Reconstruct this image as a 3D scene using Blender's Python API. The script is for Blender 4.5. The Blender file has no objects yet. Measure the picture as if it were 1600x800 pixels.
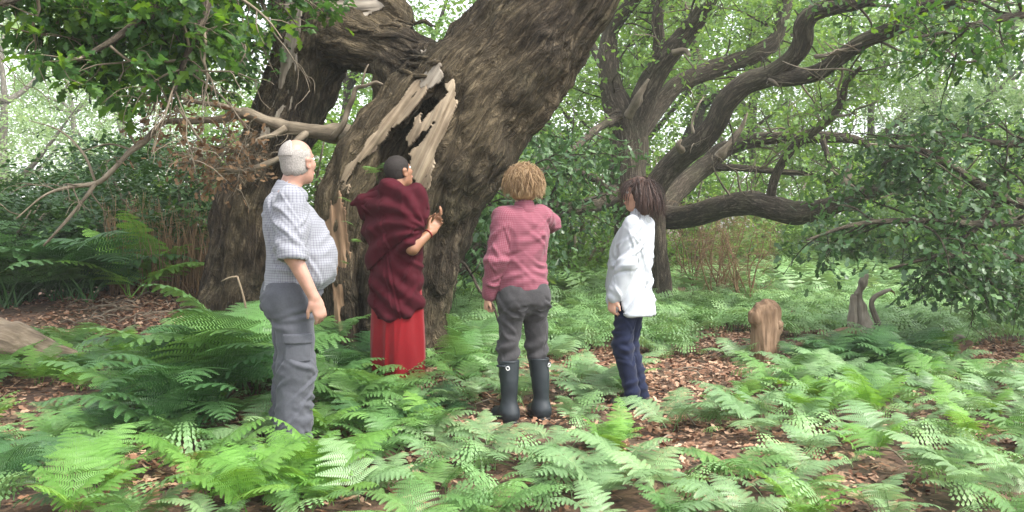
import bpy, math, random
import numpy as np
from mathutils import Vector

# ------------------------------------------------------------------ camera, sky, sun, exposure
SC = bpy.context.scene
COL = SC.collection
F = 1333.0                      # focal length in photograph pixels (1600 wide)
CAMZ = 1.30
PITCH = math.atan(45 / F)       # looks slightly down
cam_data = bpy.data.cameras.new('camera')
cam_data.sensor_width = 36.0
cam_data.lens = 36.0 * F / 1600
cam_data.clip_start = 0.05
cam_data.clip_end = 600
cam = bpy.data.objects.new('camera', cam_data)
COL.objects.link(cam)
cam.location = (0, 0, CAMZ)
cam.rotation_euler = (math.pi / 2 - PITCH, 0, 0)
SC.camera = cam

SUN_EL, SUN_AZ = math.radians(54), math.radians(122)     # azimuth clockwise from +Y (camera forward)
world = bpy.data.worlds.new('World')
SC.world = world
world.use_nodes = True
wn = world.node_tree.nodes
wl = world.node_tree.links
bg = wn['Background']
sky = wn.new('ShaderNodeTexSky')
sky.sky_type = 'NISHITA'
sky.sun_disc = False
sky.sun_elevation = SUN_EL
sky.sun_rotation = SUN_AZ
sky.air_density = 1.0
sky.dust_density = 2.0
sky.ozone_density = 0.6
hsv = wn.new('ShaderNodeHueSaturation')
hsv.inputs['Saturation'].default_value = 0.22           # thin white cloud over the whole sky
wl.new(sky.outputs[0], hsv.inputs['Color'])
wl.new(hsv.outputs[0], bg.inputs[0])
bg.inputs[1].default_value = 0.15

sun_data = bpy.data.lights.new('sun', 'SUN')
sun_data.energy = 1.5
sun_data.angle = math.radians(14)
sun_data.color = (1.0, 0.95, 0.87)
sun = bpy.data.objects.new('sun', sun_data)
COL.objects.link(sun)
sd = Vector((math.sin(SUN_AZ) * math.cos(SUN_EL), math.cos(SUN_AZ) * math.cos(SUN_EL), math.sin(SUN_EL)))
sun.rotation_euler = sd.to_track_quat('Z', 'Y').to_euler()
sun.location = sd * 40

SC.render.engine = 'CYCLES'
SC.cycles.use_denoising = True
SC.cycles.max_bounces = 8
SC.cycles.transparent_max_bounces = 8
SC.view_settings.view_transform = 'Standard'
SC.view_settings.look = 'None'
SC.view_settings.gamma = 1.0
SC.view_settings.exposure = 1.95

RNG = np.random.default_rng(7)
random.seed(7)
f32 = np.float32

# ------------------------------------------------------------------ pixel -> place helpers
_cp, _sp = math.cos(PITCH), math.sin(PITCH)


def ray(px, py):
    u, v = (px - 800) / F, (400 - py) / F
    d = np.array([u, _cp + v * _sp, -_sp + v * _cp])
    return d / d[1]


def P(px, py, Y):
    d = ray(px, py)
    return np.array([d[0] * Y, Y, CAMZ + d[2] * Y])


def pix(p):
    p = np.asarray(p, float)
    x, y, z = p[..., 0], p[..., 1], p[..., 2] - CAMZ
    depth = y * _cp - z * _sp
    up = y * _sp + z * _cp
    return 800 + F * x / depth, 400 - F * up / depth


# ------------------------------------------------------------------ noise
def _h(ix, iy, iz, seed):
    h = (ix * 374761393 + iy * 668265263 + iz * 1440662683 + seed * 974634777) & 0xffffffff
    h = ((h ^ (h >> 13)) * 1274126177) & 0xffffffff
    return ((h ^ (h >> 16)) & 0xffffff).astype(np.float64) / 0xffffff


def vnoise(p, seed=0):
    p = np.asarray(p, float)
    i = np.floor(p).astype(np.int64)
    f = p - i
    u = f * f * (3 - 2 * f)
    r = 0
    for dx in (0, 1):
        wx = u[:, 0] if dx else 1 - u[:, 0]
        for dy in (0, 1):
            wy = u[:, 1] if dy else 1 - u[:, 1]
            for dz in (0, 1):
                wz = u[:, 2] if dz else 1 - u[:, 2]
                r = r + wx * wy * wz * _h(i[:, 0] + dx, i[:, 1] + dy, i[:, 2] + dz, seed)
    return r


def fbm(p, octv=3, seed=0):
    p = np.asarray(p, float)
    r, a, t = 0, 1.0, 0
    for o in range(octv):
        r = r + a * vnoise(p * 2 ** o, seed + o)
        t += a
        a *= 0.5
    return r / t


def ridge(n):
    return 1 - np.abs(2 * n - 1)


# ------------------------------------------------------------------ meshes
def mesh_np(name, V, faces, mat=None, attrs=None, smooth=True):
    """faces: list of int arrays (n,k)."""
    V = np.asarray(V, f32)
    faces = [np.asarray(f, np.int32) for f in faces if len(f)]
    me = bpy.data.meshes.new(name)
    nl = sum(f.size for f in faces)
    nf = sum(len(f) for f in faces)
    me.vertices.add(len(V))
    me.vertices.foreach_set('co', V.ravel())
    me.loops.add(nl)
    me.loops.foreach_set('vertex_index', np.concatenate([f.ravel() for f in faces]))
    me.polygons.add(nf)
    tot = np.concatenate([np.full(len(f), f.shape[1], np.int32) for f in faces])
    st = np.concatenate([[0], np.cumsum(tot)[:-1]]).astype(np.int32)
    me.polygons.foreach_set('loop_start', st)
    me.polygons.foreach_set('loop_total', tot)
    me.polygons.foreach_set('use_smooth', np.full(nf, smooth))
    me.update(calc_edges=True)
    for k, a in (attrs or {}).items():
        a = np.asarray(a, f32)
        if a.ndim == 1:
            at = me.attributes.new(k, 'FLOAT', 'POINT')
            at.data.foreach_set('value', a)
        else:
            at = me.attributes.new(k, 'FLOAT_VECTOR', 'POINT')
            at.data.foreach_set('vector', a.ravel())
    if mat is not None:
        me.materials.append(mat)
    return me


def vnormals(me):
    a = np.empty(len(me.vertices) * 3, f32)
    me.vertex_normals.foreach_get('vector', a)
    return a.reshape(-1, 3)


def displace(me, V, d):
    V2 = V + vnormals(me) * np.asarray(d, f32)[:, None]
    me.vertices.foreach_set('co', V2.astype(f32).ravel())
    me.update()
    return V2


def obj(name, me, parent=None, loc=None, kind=None):
    o = bpy.data.objects.new(name, me)
    COL.objects.link(o)
    if parent is not None:
        o.parent = parent
    if loc is not None:
        o.location = loc
    if kind:
        o['kind'] = kind
    return o


def thing(name, label, cat, loc=(0, 0, 0), rz=0.0, group=None):
    o = bpy.data.objects.new(name, None)
    COL.objects.link(o)
    o.empty_display_size = 0.1
    o.location = [float(a) for a in loc]
    o.rotation_euler = (0, 0, rz)
    o['label'] = label
    o['category'] = cat
    if group:
        o['group'] = group
    return o


def tag(o, label, cat, group=None):
    o['label'] = label
    o['category'] = cat
    if group:
        o['group'] = group
    return o


class MB:
    """collects vertices, faces (any size) and point attributes."""

    def __init__(s):
        s.V, s.Fs, s.A, s.n = [], {}, {}, 0

    def add(s, V, faces, **attrs):
        V = np.asarray(V, f32)
        for f in faces:
            f = np.asarray(f, np.int32)
            if len(f):
                s.Fs.setdefault(f.shape[1], []).append(f + s.n)
        s.V.append(V)
        s.n += len(V)
        for k, a in attrs.items():
            a = np.asarray(a, f32)
            if a.ndim == 0:
                a = np.full(len(V), a, f32)
            s.A.setdefault(k, []).append(a)

    def mesh(s, name, mat=None, smooth=True):
        return mesh_np(name, np.concatenate(s.V), [np.concatenate(f) for f in s.Fs.values()], mat,
                       {k: np.concatenate(a) for k, a in s.A.items()}, smooth)


def unit(v):
    v = np.asarray(v, float)
    return v / (np.linalg.norm(v) + 1e-12)


def smooth_path(pts, rad, step):
    """Catmull-Rom through pts, resampled about every step metres."""
    pts = np.asarray(pts, float)
    rad = np.asarray(rad, float)
    n = len(pts)
    ext = np.vstack([2 * pts[0] - pts[1], pts, 2 * pts[-1] - pts[-2]])
    out, ro = [], []
    for i in range(n - 1):
        p0, p1, p2, p3 = ext[i:i + 4]
        m = max(2, int(np.linalg.norm(p2 - p1) / step) + 1)
        t = np.linspace(0, 1, m, endpoint=False)[:, None]
        out.append(0.5 * (2 * p1 + (p2 - p0) * t + (2 * p0 - 5 * p1 + 4 * p2 - p3) * t ** 2 + (3 * p1 - p0 - 3 * p2 + p3) * t ** 3))
        ro.append((rad[i] + (rad[i + 1] - rad[i]) * t[:, 0]))
    out.append(pts[-1:])
    ro.append(rad[-1:])
    return np.vstack(out), np.concatenate(ro)


def frames(pts):
    T = np.gradient(pts, axis=0)
    T /= np.linalg.norm(T, axis=1)[:, None] + 1e-12
    a = np.array([1.0, 0, 0]) if abs(T[0][0]) < 0.8 else np.array([0, 1.0, 0])
    e = unit(np.cross(T[0], a))
    E1 = [e]
    for i in range(1, len(pts)):
        e = E1[-1] - T[i] * np.dot(E1[-1], T[i])
        E1.append(unit(e))
    E1 = np.array(E1)
    return T, E1, np.cross(T, E1)


def tube(mb, pts, rad, sides=8, rough=0.0, seed=0, step=0.06, rs=3.0, tint=0.5):
    pts, rad = smooth_path(pts, rad, step)
    T, E1, E2 = frames(pts)
    n = len(pts)
    th = np.linspace(0, 2 * np.pi, sides, endpoint=False)
    s = np.concatenate([[0], np.cumsum(np.linalg.norm(np.diff(pts, axis=0), axis=1))])
    c, si = np.cos(th), np.sin(th)
    R = np.repeat(rad[:, None], sides, 1)
    G = np.stack([c[None] * R, si[None] * R, np.repeat(s[:, None], sides, 1)], -1)
    if rough:
        q = G.reshape(-1, 3) * np.array([rs / max(rad.max(), 0.01) * 0.5, rs / max(rad.max(), 0.01) * 0.5, rs * 1.2]) + seed * 7.3
        d = (fbm(q, 2, seed) - 0.5).reshape(n, sides)
        R = R * (1 + rough * 2 * d)
    V = pts[:, None] + E1[:, None] * (c[None, :, None] * R[..., None]) + E2[:, None] * (si[None, :, None] * R[..., None])
    V = V.reshape(-1, 3)
    i = np.arange(n - 1)[:, None] * sides
    j = np.arange(sides)[None]
    a = i + j
    b = i + (j + 1) % sides
    Q = np.stack([a, b, b + sides, a + sides], -1).reshape(-1, 4)
    capA = np.arange(sides)[::-1][None]
    capB = (np.arange(sides) + (n - 1) * sides)[None]
    mb.add(V, [Q, capA, capB], grain=G.reshape(-1, 3) + np.array([seed * 1.7, seed * 0.9, seed * 3.1]), tint=tint)
    return pts, rad


# ------------------------------------------------------------------ signed-distance modelling
def smin(a, b, k):
    if k <= 0:
        return np.minimum(a, b)
    h = np.maximum(k - np.abs(a - b), 0) / k
    return np.minimum(a, b) - h * h * k * 0.25


def cone(a, b, ra, rb, k=0.03, op='add', sq=None):
    a, b = np.asarray(a, float), np.asarray(b, float)
    ba = b - a
    L2 = max(ba.dot(ba), 1e-9)
    r = max(ra, rb)
    lo, hi = np.minimum(a, b) - r, np.maximum(a, b) + r

    def fn(X, Y, Z):
        x, y, z = X - a[0], Y - a[1], Z - a[2]
        t = np.clip((x * ba[0] + y * ba[1] + z * ba[2]) / L2, 0, 1)
        x, y, z = x - t * ba[0], y - t * ba[1], z - t * ba[2]
        if sq is not None:
            n, q = sq
            m = (x * n[0] + y * n[1] + z * n[2]) * (1 / q - 1)
            x, y, z = x + m * n[0], y + m * n[1], z + m * n[2]
        d = np.sqrt(x * x + y * y + z * z) - (ra + (rb - ra) * t)
        return d * (min(1, sq[1] * 1.3) if sq is not None else 1)
    return (fn, lo, hi, k, op)


def ell(c, r, k=0.02, op='add', R=None):
    c, r = np.asarray(c, float), np.asarray(r, float)
    m = r.max()
    lo, hi = c - m, c + m

    def fn(X, Y, Z):
        x, y, z = X - c[0], Y - c[1], Z - c[2]
        if R is not None:
            x, y, z = (R[0, 0] * x + R[1, 0] * y + R[2, 0] * z, R[0, 1] * x + R[1, 1] * y + R[2, 1] * z, R[0, 2] * x + R[1, 2] * y + R[2, 2] * z)
        k0 = np.sqrt((x / r[0]) ** 2 + (y / r[1]) ** 2 + (z / r[2]) ** 2)
        k1 = np.sqrt((x / r[0] ** 2) ** 2 + (y / r[1] ** 2) ** 2 + (z / r[2] ** 2) ** 2) + 1e-9
        return k0 * (k0 - 1) / k1
    return (fn, lo, hi, k, op)


def stack(rows, k=0.02, op='add', ex=2.0):
    """rows of (z, cx, cy, hx, hy): superellipse sections up the z axis."""
    A = np.array(rows, float)
    A = A[np.argsort(A[:, 0])]
    zz = np.linspace(A[0, 0], A[-1, 0], 80)
    I = []
    for c in range(1, 5):
        v = np.interp(zz, A[:, 0], A[:, c])
        kr = np.ones(5) / 5
        vp = np.pad(v, 2, mode='edge')
        I.append(np.convolve(vp, kr, 'valid'))
    lo = np.array([(A[:, 1] - A[:, 3]).min(), (A[:, 2] - A[:, 4]).min(), A[0, 0]])
    hi = np.array([(A[:, 1] + A[:, 3]).max(), (A[:, 2] + A[:, 4]).max(), A[-1, 0]])

    def fn(X, Y, Z):
        cx, cy, hx, hy = (np.interp(Z, zz, v) for v in I)
        m = np.minimum(hx, hy)
        d = ((np.abs((X - cx) / hx) ** ex + np.abs((Y - cy) / hy) ** ex) ** (1 / ex) - 1) * m
        dz = np.maximum(A[0, 0] - Z, Z - A[-1, 0])
        return np.maximum(d, dz)
    return (fn, lo, hi, k, op)


def clip(fn):
    return (fn, None, None, 0, 'int')


def field(prims, X, Y, Z, shape, lo=None, h=None):
    V = np.full(shape, 5.0, f32)
    for fn, a, b, k, op in prims:
        if a is not None and lo is not None:
            i0 = np.maximum(((a - lo) / h - k / h - 3).astype(int), 0)
            i1 = np.minimum(((b - lo) / h + k / h + 4).astype(int), np.array(shape))
            if (i1 <= i0).any():
                continue
            sl = tuple(slice(p, q) for p, q in zip(i0, i1))
            d = fn(X[sl[0]], Y[:, sl[1]], Z[:, :, sl[2]]).astype(f32)
        else:
            sl = Ellipsis
            d = np.broadcast_to(fn(X, Y, Z), shape).astype(f32)
        if op == 'add':
            V[sl] = smin(V[sl], d, k)
        elif op == 'sub':
            V[sl] = -smin(-V[sl], d, k)
        else:
            V[sl] = np.maximum(V[sl], d)
    return V


def sdf_mesh(prims, h, pad=0.04):
    adds = [p for p in prims if p[4] == 'add']
    lo = np.min([p[1] for p in adds], 0) - pad
    hi = np.max([p[2] for p in adds], 0) + pad
    n = np.ceil((hi - lo) / h).astype(int) + 1
    X = (lo[0] + np.arange(n[0]) * h).astype(f32)[:, None, None]
    Y = (lo[1] + np.arange(n[1]) * h).astype(f32)[None, :, None]
    Z = (lo[2] + np.arange(n[2]) * h).astype(f32)[None, None, :]
    V = field(prims, X, Y, Z, tuple(n), lo, h)
    # surface nets
    S = V < 0
    c = sum(S[a:n[0] - 1 + a, b:n[1] - 1 + b, d:n[2] - 1 + d].astype(np.int8) for a in (0, 1) for b in (0, 1) for d in (0, 1))
    act = np.argwhere((c > 0) & (c < 8))
    idx = np.full(tuple(n - 1), -1, np.int32)
    idx[tuple(act.T)] = np.arange(len(act))
    corner = [(a, b, d) for a in (0, 1) for b in (0, 1) for d in (0, 1)]
    val = {cc: V[act[:, 0] + cc[0], act[:, 1] + cc[1], act[:, 2] + cc[2]] for cc in corner}
    acc = np.zeros((len(act), 3))
    cnt = np.zeros(len(act))
    for p in corner:
        for ax in range(3):
            if p[ax]:
                continue
            q = list(p)
            q[ax] = 1
            va, vb = val[p], val[tuple(q)]
            cr = (va < 0) != (vb < 0)
            t = np.where(cr, va / np.where(cr, va - vb, 1), 0)
            e = np.tile(np.array(p, float), (len(act), 1))
            e[:, ax] += t
            acc[cr] += e[cr]
            cnt[cr] += 1
    pos = lo + (act + acc / cnt[:, None]) * h
    Fq = []
    for ax in range(3):
        a1, a2 = (ax + 1) % 3, (ax + 2) % 3
        s0 = [slice(None)] * 3
        s1 = [slice(None)] * 3
        s0[ax] = slice(0, n[ax] - 1)
        s1[ax] = slice(1, n[ax])
        cr = np.argwhere(S[tuple(s0)] != S[tuple(s1)])
        ok = (cr[:, a1] > 0) & (cr[:, a2] > 0) & (cr[:, a1] < n[a1] - 1) & (cr[:, a2] < n[a2] - 1)
        cr = cr[ok]

        def cell(d1, d2):
            q = cr.copy()
            q[:, a1] -= d1
            q[:, a2] -= d2
            return idx[tuple(q.T)]
        Q = np.stack([cell(1, 1), cell(0, 1), cell(0, 0), cell(1, 0)], -1)
        flip = ~S[tuple(cr.T)]
        Q[flip] = Q[flip][:, ::-1]
        Fq.append(Q)
    return pos, np.concatenate(Fq)


_BVH = {}


def trace(prims, pxy, y0, y1):
    """depth (world Y) at which the pixel rays first meet the solid, nan if they miss."""
    from mathutils.bvhtree import BVHTree
    key = id(prims)
    if key not in _BVH:
        V, Q = sdf_mesh(prims, 0.05)
        _BVH[key] = BVHTree.FromPolygons(V.tolist(), Q.tolist())
    out = np.full(len(pxy), np.nan)
    for i, (a, b) in enumerate(pxy):
        d = Vector(ray(a, b))
        h = _BVH[key].ray_cast(Vector((0, 0, CAMZ)) + d * y0, d.normalized(), 50)
        if h[0] is not None and h[0].y < y1:
            out[i] = h[0].y
    return out


# ------------------------------------------------------------------ materials
def mat_new(name):
    m = bpy.data.materials.new(name)
    m.use_nodes = True
    nt = m.node_tree
    b = nt.nodes['Principled BSDF']
    return m, nt, b


def N(nt, t, **kw):
    n = nt.nodes.new(t)
    for k, v in kw.items():
        if k in n.inputs:
            n.inputs[k].default_value = v
        else:
            setattr(n, k, v)
    return n


def ramp(nt, stops, fac):
    r = nt.nodes.new('ShaderNodeValToRGB')
    e = r.color_ramp.elements
    while len(e) < len(stops):
        e.new(0.5)
    for el, (p, c) in zip(e, stops):
        el.position = p
        el.color = (*c, 1)
    nt.links.new(fac, r.inputs[0])
    return r.outputs[0]


def attr(nt, name):
    a = nt.nodes.new('ShaderNodeAttribute')
    a.attribute_name = name
    return a


def leaf_mat(name, dark, mid, light, trans=0.35, rough=0.45, spec=0.4, source='tint', tcol=1.25):
    m, nt, b = mat_new(name)
    L = nt.links
    if source == 'tint':
        fac = attr(nt, 'tint').outputs['Fac']
    else:
        oi = nt.nodes.new('ShaderNodeObjectInfo')
        at = attr(nt, 'tint')
        ad = N(nt, 'ShaderNodeMath', operation='MULTIPLY_ADD')
        L.new(oi.outputs['Random'], ad.inputs[0])
        ad.inputs[1].default_value = 0.75
        mu = N(nt, 'ShaderNodeMath', operation='MULTIPLY')
        L.new(at.outputs['Fac'], mu.inputs[0])
        mu.inputs[1].default_value = 0.25
        L.new(mu.outputs[0], ad.inputs[2])
        fac = ad.outputs[0]
    col = ramp(nt, [(0.0, dark), (0.5, mid), (1.0, light)], fac)
    geo = nt.nodes.new('ShaderNodeNewGeometry')
    tc = N(nt, 'ShaderNodeTexNoise', Scale=3.0, Detail=2.0)
    L.new(geo.outputs['Position'], tc.inputs['Vector'])
    hs = N(nt, 'ShaderNodeHueSaturation')
    mr = N(nt, 'ShaderNodeMapRange')
    mr.inputs[1].default_value, mr.inputs[2].default_value = 0.3, 0.7
    mr.inputs[3].default_value, mr.inputs[4].default_value = 0.75, 1.2
    L.new(tc.outputs[0], mr.inputs[0])
    L.new(mr.outputs[0], hs.inputs['Value'])
    L.new(col, hs.inputs['Color'])
    L.new(hs.outputs[0], b.inputs['Base Color'])
    b.inputs['Roughness'].default_value = rough
    b.inputs['Specular IOR Level'].default_value = spec
    tr = nt.nodes.new('ShaderNodeBsdfTranslucent')
    h2 = N(nt, 'ShaderNodeHueSaturation', Hue=0.475, Saturation=1.15, Value=tcol)
    L.new(hs.outputs[0], h2.inputs['Color'])
    L.new(h2.outputs[0], tr.inputs[0])
    mx = nt.nodes.new('ShaderNodeMixShader')
    mx.inputs[0].default_value = trans
    L.new(b.outputs[0], mx.inputs[1])
    L.new(tr.outputs[0], mx.inputs[2])
    L.new(mx.outputs[0], nt.nodes['Material Output'].inputs[0])
    return m


def bark_mat(name, cols, scale=16.0, stretch=0.2, bump=0.6, moss=None, dist=0.03, tan=None):
    m, nt, b = mat_new(name)
    L = nt.links
    g = attr(nt, 'grain')

    def mapped(sx, sz):
        mp = N(nt, 'ShaderNodeMapping')
        mp.inputs['Scale'].default_value = (sx, sx, sz)
        L.new(g.outputs['Vector'], mp.inputs[0])
        return mp.outputs[0]

    def ridged(vec, sc, det=4.0, dis=0.6):
        n = N(nt, 'ShaderNodeTexNoise', Scale=sc, Detail=det, Roughness=0.6, Distortion=dis)
        L.new(vec, n.inputs['Vector'])
        m1 = N(nt, 'ShaderNodeMath', operation='MULTIPLY_ADD')
        L.new(n.outputs[0], m1.inputs[0])
        m1.inputs[1].default_value, m1.inputs[2].default_value = 2.0, -1.0
        ab = N(nt, 'ShaderNodeMath', operation='ABSOLUTE')
        L.new(m1.outputs[0], ab.inputs[0])
        mr = N(nt, 'ShaderNodeMapRange')
        mr.inputs[2].default_value = 0.32
        L.new(ab.outputs[0], mr.inputs[0])
        return mr.outputs[0]
    r1 = ridged(mapped(1, stretch), scale)
    r2 = ridged(mapped(1, stretch * 2.6), scale * 1.5)
    fine = N(nt, 'ShaderNodeTexNoise', Scale=scale * 5, Detail=5.0, Roughness=0.7)
    L.new(mapped(1, 0.5), fine.inputs['Vector'])
    mu = N(nt, 'ShaderNodeMath', operation='MULTIPLY')
    L.new(r1, mu.inputs[0])
    a2 = N(nt, 'ShaderNodeMath', operation='MULTIPLY_ADD')
    L.new(r2, a2.inputs[0])
    a2.inputs[1].default_value, a2.inputs[2].default_value = 0.55, 0.45
    L.new(a2.outputs[0], mu.inputs[1])
    hgt = N(nt, 'ShaderNodeMath', operation='MULTIPLY_ADD')
    L.new(fine.outputs[0], hgt.inputs[0])
    hgt.inputs[1].default_value = 0.5
    h0 = N(nt, 'ShaderNodeMath', operation='MULTIPLY')
    L.new(mu.outputs[0], h0.inputs[0])
    h0.inputs[1].default_value = 0.65
    L.new(h0.outputs[0], hgt.inputs[2])
    col = ramp(nt, [(0.22, cols[0]), (0.55, cols[1]), (0.9, cols[2])], hgt.outputs[0])
    geo = nt.nodes.new('ShaderNodeNewGeometry')
    for cc, lo, hi, amt, sc, off in ((moss, .48, .68, .55, 1.7, 0), (tan, .42, .68, .7, 0.9, 7.3)):
        if cc is None:
            continue
        ad = N(nt, 'ShaderNodeVectorMath', operation='ADD')
        L.new(geo.outputs['Position'], ad.inputs[0])
        ad.inputs[1].default_value = (off, off, off)
        big = N(nt, 'ShaderNodeTexNoise', Scale=sc, Detail=4.0)
        L.new(ad.outputs[0], big.inputs['Vector'])
        mf = N(nt, 'ShaderNodeMapRange')
        mf.inputs[1].default_value, mf.inputs[2].default_value = lo, hi
        mf.inputs[4].default_value = amt
        L.new(big.outputs[0], mf.inputs[0])
        mm = N(nt, 'ShaderNodeMath', operation='MULTIPLY')
        L.new(mf.outputs[0], mm.inputs[0])
        L.new(hgt.outputs[0], mm.inputs[1])
        mx = N(nt, 'ShaderNodeMix', data_type='RGBA')
        L.new(mm.outputs[0], mx.inputs[0])
        L.new(col, mx.inputs[6])
        mx.inputs[7].default_value = (*cc, 1)
        col = mx.outputs[2]
    L.new(col, b.inputs['Base Color'])
    b.inputs['Roughness'].default_value = 0.9
    b.inputs['Specular IOR Level'].default_value = 0.2
    bp = N(nt, 'ShaderNodeBump', Strength=bump, Distance=dist)
    L.new(hgt.outputs[0], bp.inputs['Height'])
    L.new(bp.outputs[0], b.inputs['Normal'])
    return m


def wood_mat(name, c0, c1, c2, scale=20.0, stretch=0.06):
    m, nt, b = mat_new(name)
    L = nt.links
    g = attr(nt, 'grain')
    mp = N(nt, 'ShaderNodeMapping')
    mp.inputs['Scale'].default_value = (1, 1, stretch)
    L.new(g.outputs['Vector'], mp.inputs[0])
    no = N(nt, 'ShaderNodeTexNoise', Scale=scale, Detail=7.0, Roughness=0.7)
    L.new(mp.outputs[0], no.inputs['Vector'])
    b2 = N(nt, 'ShaderNodeTexNoise', Scale=scale * 0.12, Detail=3.0)
    L.new(g.outputs['Vector'], b2.inputs['Vector'])
    ad = N(nt, 'ShaderNodeMath', operation='MULTIPLY_ADD')
    L.new(b2.outputs[0], ad.inputs[0])
    ad.inputs[1].default_value = 0.7
    sb = N(nt, 'ShaderNodeMath', operation='SUBTRACT')
    L.new(no.outputs[0], sb.inputs[0])
    sb.inputs[1].default_value = 0.35
    L.new(sb.outputs[0], ad.inputs[2])
    L.new(ramp(nt, [(0.25, c0), (0.48, c1), (0.75, c2)], ad.outputs[0]), b.inputs['Base Color'])
    b.inputs['Roughness'].default_value = 0.85
    bp = N(nt, 'ShaderNodeBump', Strength=0.5, Distance=0.015)
    L.new(no.outputs[0], bp.inputs['Height'])
    L.new(bp.outputs[0], b.inputs['Normal'])
    return m


def cloth_mat(name, col, var=0.12, rough=0.9, sheen=0.1, check=None, scale=90.0):
    m, nt, b = mat_new(name)
    L = nt.links
    tc = nt.nodes.new('ShaderNodeTexCoord')
    no = N(nt, 'ShaderNodeTexNoise', Scale=scale, Detail=3.0)
    L.new(tc.outputs['Object'], no.inputs['Vector'])
    n2 = N(nt, 'ShaderNodeTexNoise', Scale=5.0, Detail=3.0)
    L.new(tc.outputs['Object'], n2.inputs['Vector'])
    hs = N(nt, 'ShaderNodeHueSaturation')
    hs.inputs['Color'].default_value = (*col, 1)
    ad = N(nt, 'ShaderNodeMath', operation='ADD')
    L.new(no.outputs[0], ad.inputs[0])
    L.new(n2.outputs[0], ad.inputs[1])
    mr = N(nt, 'ShaderNodeMapRange')
    mr.inputs[1].default_value, mr.inputs[2].default_value = 0.6, 1.4
    mr.inputs[3].default_value, mr.inputs[4].default_value = 1 - var, 1 + var
    L.new(ad.outputs[0], mr.inputs[0])
    L.new(mr.outputs[0], hs.inputs['Value'])
    col_out = hs.outputs[0]
    if check:
        size, wdt, dark, amt = check
        w = attr(nt, 'weave')
        sx = nt.nodes.new('ShaderNodeSeparateXYZ')
        L.new(w.outputs['Vector'], sx.inputs[0])
        outs = []
        for ax in (0, 1):
            d = N(nt, 'ShaderNodeMath', operation='DIVIDE')
            L.new(sx.outputs[ax], d.inputs[0])
            d.inputs[1].default_value = size
            fr = N(nt, 'ShaderNodeMath', operation='FRACT')
            L.new(d.outputs[0], fr.inputs[0])
            lt = N(nt, 'ShaderNodeMath', operation='LESS_THAN')
            L.new(fr.outputs[0], lt.inputs[0])
            lt.inputs[1].default_value = wdt
            outs.append(lt.outputs[0])
        s = N(nt, 'ShaderNodeMath', operation='ADD')
        L.new(outs[0], s.inputs[0])
        L.new(outs[1], s.inputs[1])
        sc2 = N(nt, 'ShaderNodeMath', operation='MULTIPLY')
        L.new(s.outputs[0], sc2.inputs[0])
        sc2.inputs[1].default_value = amt
        mx = N(nt, 'ShaderNodeMix', data_type='RGBA')
        L.new(sc2.outputs[0], mx.inputs[0])
        L.new(col_out, mx.inputs[6])
        mx.inputs[7].default_value = (*dark, 1)
        col_out = mx.outputs[2]
    L.new(col_out, b.inputs['Base Color'])
    b.inputs['Roughness'].default_value = rough
    b.inputs['Specular IOR Level'].default_value = 0.2
    b.inputs['Sheen Weight'].default_value = sheen
    bp = N(nt, 'ShaderNodeBump', Strength=0.15, Distance=0.004)
    L.new(no.outputs[0], bp.inputs['Height'])
    L.new(bp.outputs[0], b.inputs['Normal'])
    return m


def plain_mat(name, col, rough=0.6, var=0.15, scale=30.0, bump=0.1, spec=0.4, sss=0.0):
    m, nt, b = mat_new(name)
    L = nt.links
    tc = nt.nodes.new('ShaderNodeTexCoord')
    no = N(nt, 'ShaderNodeTexNoise', Scale=scale, Detail=4.0)
    L.new(tc.outputs['Object'], no.inputs['Vector'])
    a = tuple(c * (1 - var) for c in col)
    c2 = tuple(min(1, c * (1 + var)) for c in col)
    L.new(ramp(nt, [(0.3, a), (0.7, c2)], no.outputs[0]), b.inputs['Base Color'])
    b.inputs['Roughness'].default_value = rough
    b.inputs['Specular IOR Level'].default_value = spec
    if sss:
        b.inputs['Subsurface Weight'].default_value = sss
        b.inputs['Subsurface Radius'].default_value = (0.012, 0.005, 0.003)
        b.inputs['Subsurface Scale'].default_value = 1.0
    bp = N(nt, 'ShaderNodeBump', Strength=bump, Distance=0.004)
    L.new(no.outputs[0], bp.inputs['Height'])
    L.new(bp.outputs[0], b.inputs['Normal'])
    return m


M = {}
M['oak_bark'] = bark_mat('oak_bark', [(0.016, 0.012, 0.008), (0.085, 0.065, 0.043), (0.20, 0.16, 0.108)], 20, 0.15, 1.0, moss=(0.085, 0.085, 0.035), dist=0.07, tan=(0.36, 0.28, 0.16))
M['oak_bark_far'] = bark_mat('oak_bark_far', [(0.03, 0.024, 0.018), (0.105, 0.085, 0.062), (0.21, 0.18, 0.135)], 18, 0.18, 0.8, moss=(0.075, 0.09, 0.04))
M['pale_bark'] = bark_mat('pale_bark', [(0.10, 0.09, 0.075), (0.22, 0.20, 0.17), (0.38, 0.35, 0.30)], 14, 0.4, 0.5)
M['bare_wood'] = wood_mat('bare_wood', (0.05, 0.034, 0.022), (0.20, 0.15, 0.097), (0.38, 0.305, 0.21), 26, 0.05)
M['grey_wood'] = wood_mat('grey_wood', (0.07, 0.055, 0.04), (0.21, 0.18, 0.14), (0.37, 0.33, 0.27), 26, 0.05)
M['rot_wood'] = wood_mat('rot_wood', (0.06, 0.032, 0.018), (0.18, 0.108, 0.06), (0.33, 0.22, 0.135), 18, 0.12)
M['twig'] = wood_mat('twig', (0.06, 0.045, 0.03), (0.15, 0.12, 0.082), (0.29, 0.24, 0.175), 30, 0.2)
M['oak_leaf'] = leaf_mat('oak_leaf', (0.020, 0.060, 0.018), (0.045, 0.115, 0.028), (0.12, 0.22, 0.035), 0.52, tcol=1.5)
M['oak_leaf_obj'] = leaf_mat('oak_leaf_obj', (0.022, 0.065, 0.018), (0.05, 0.125, 0.028), (0.12, 0.23, 0.035), 0.55, source='obj', tcol=1.6)
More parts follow.
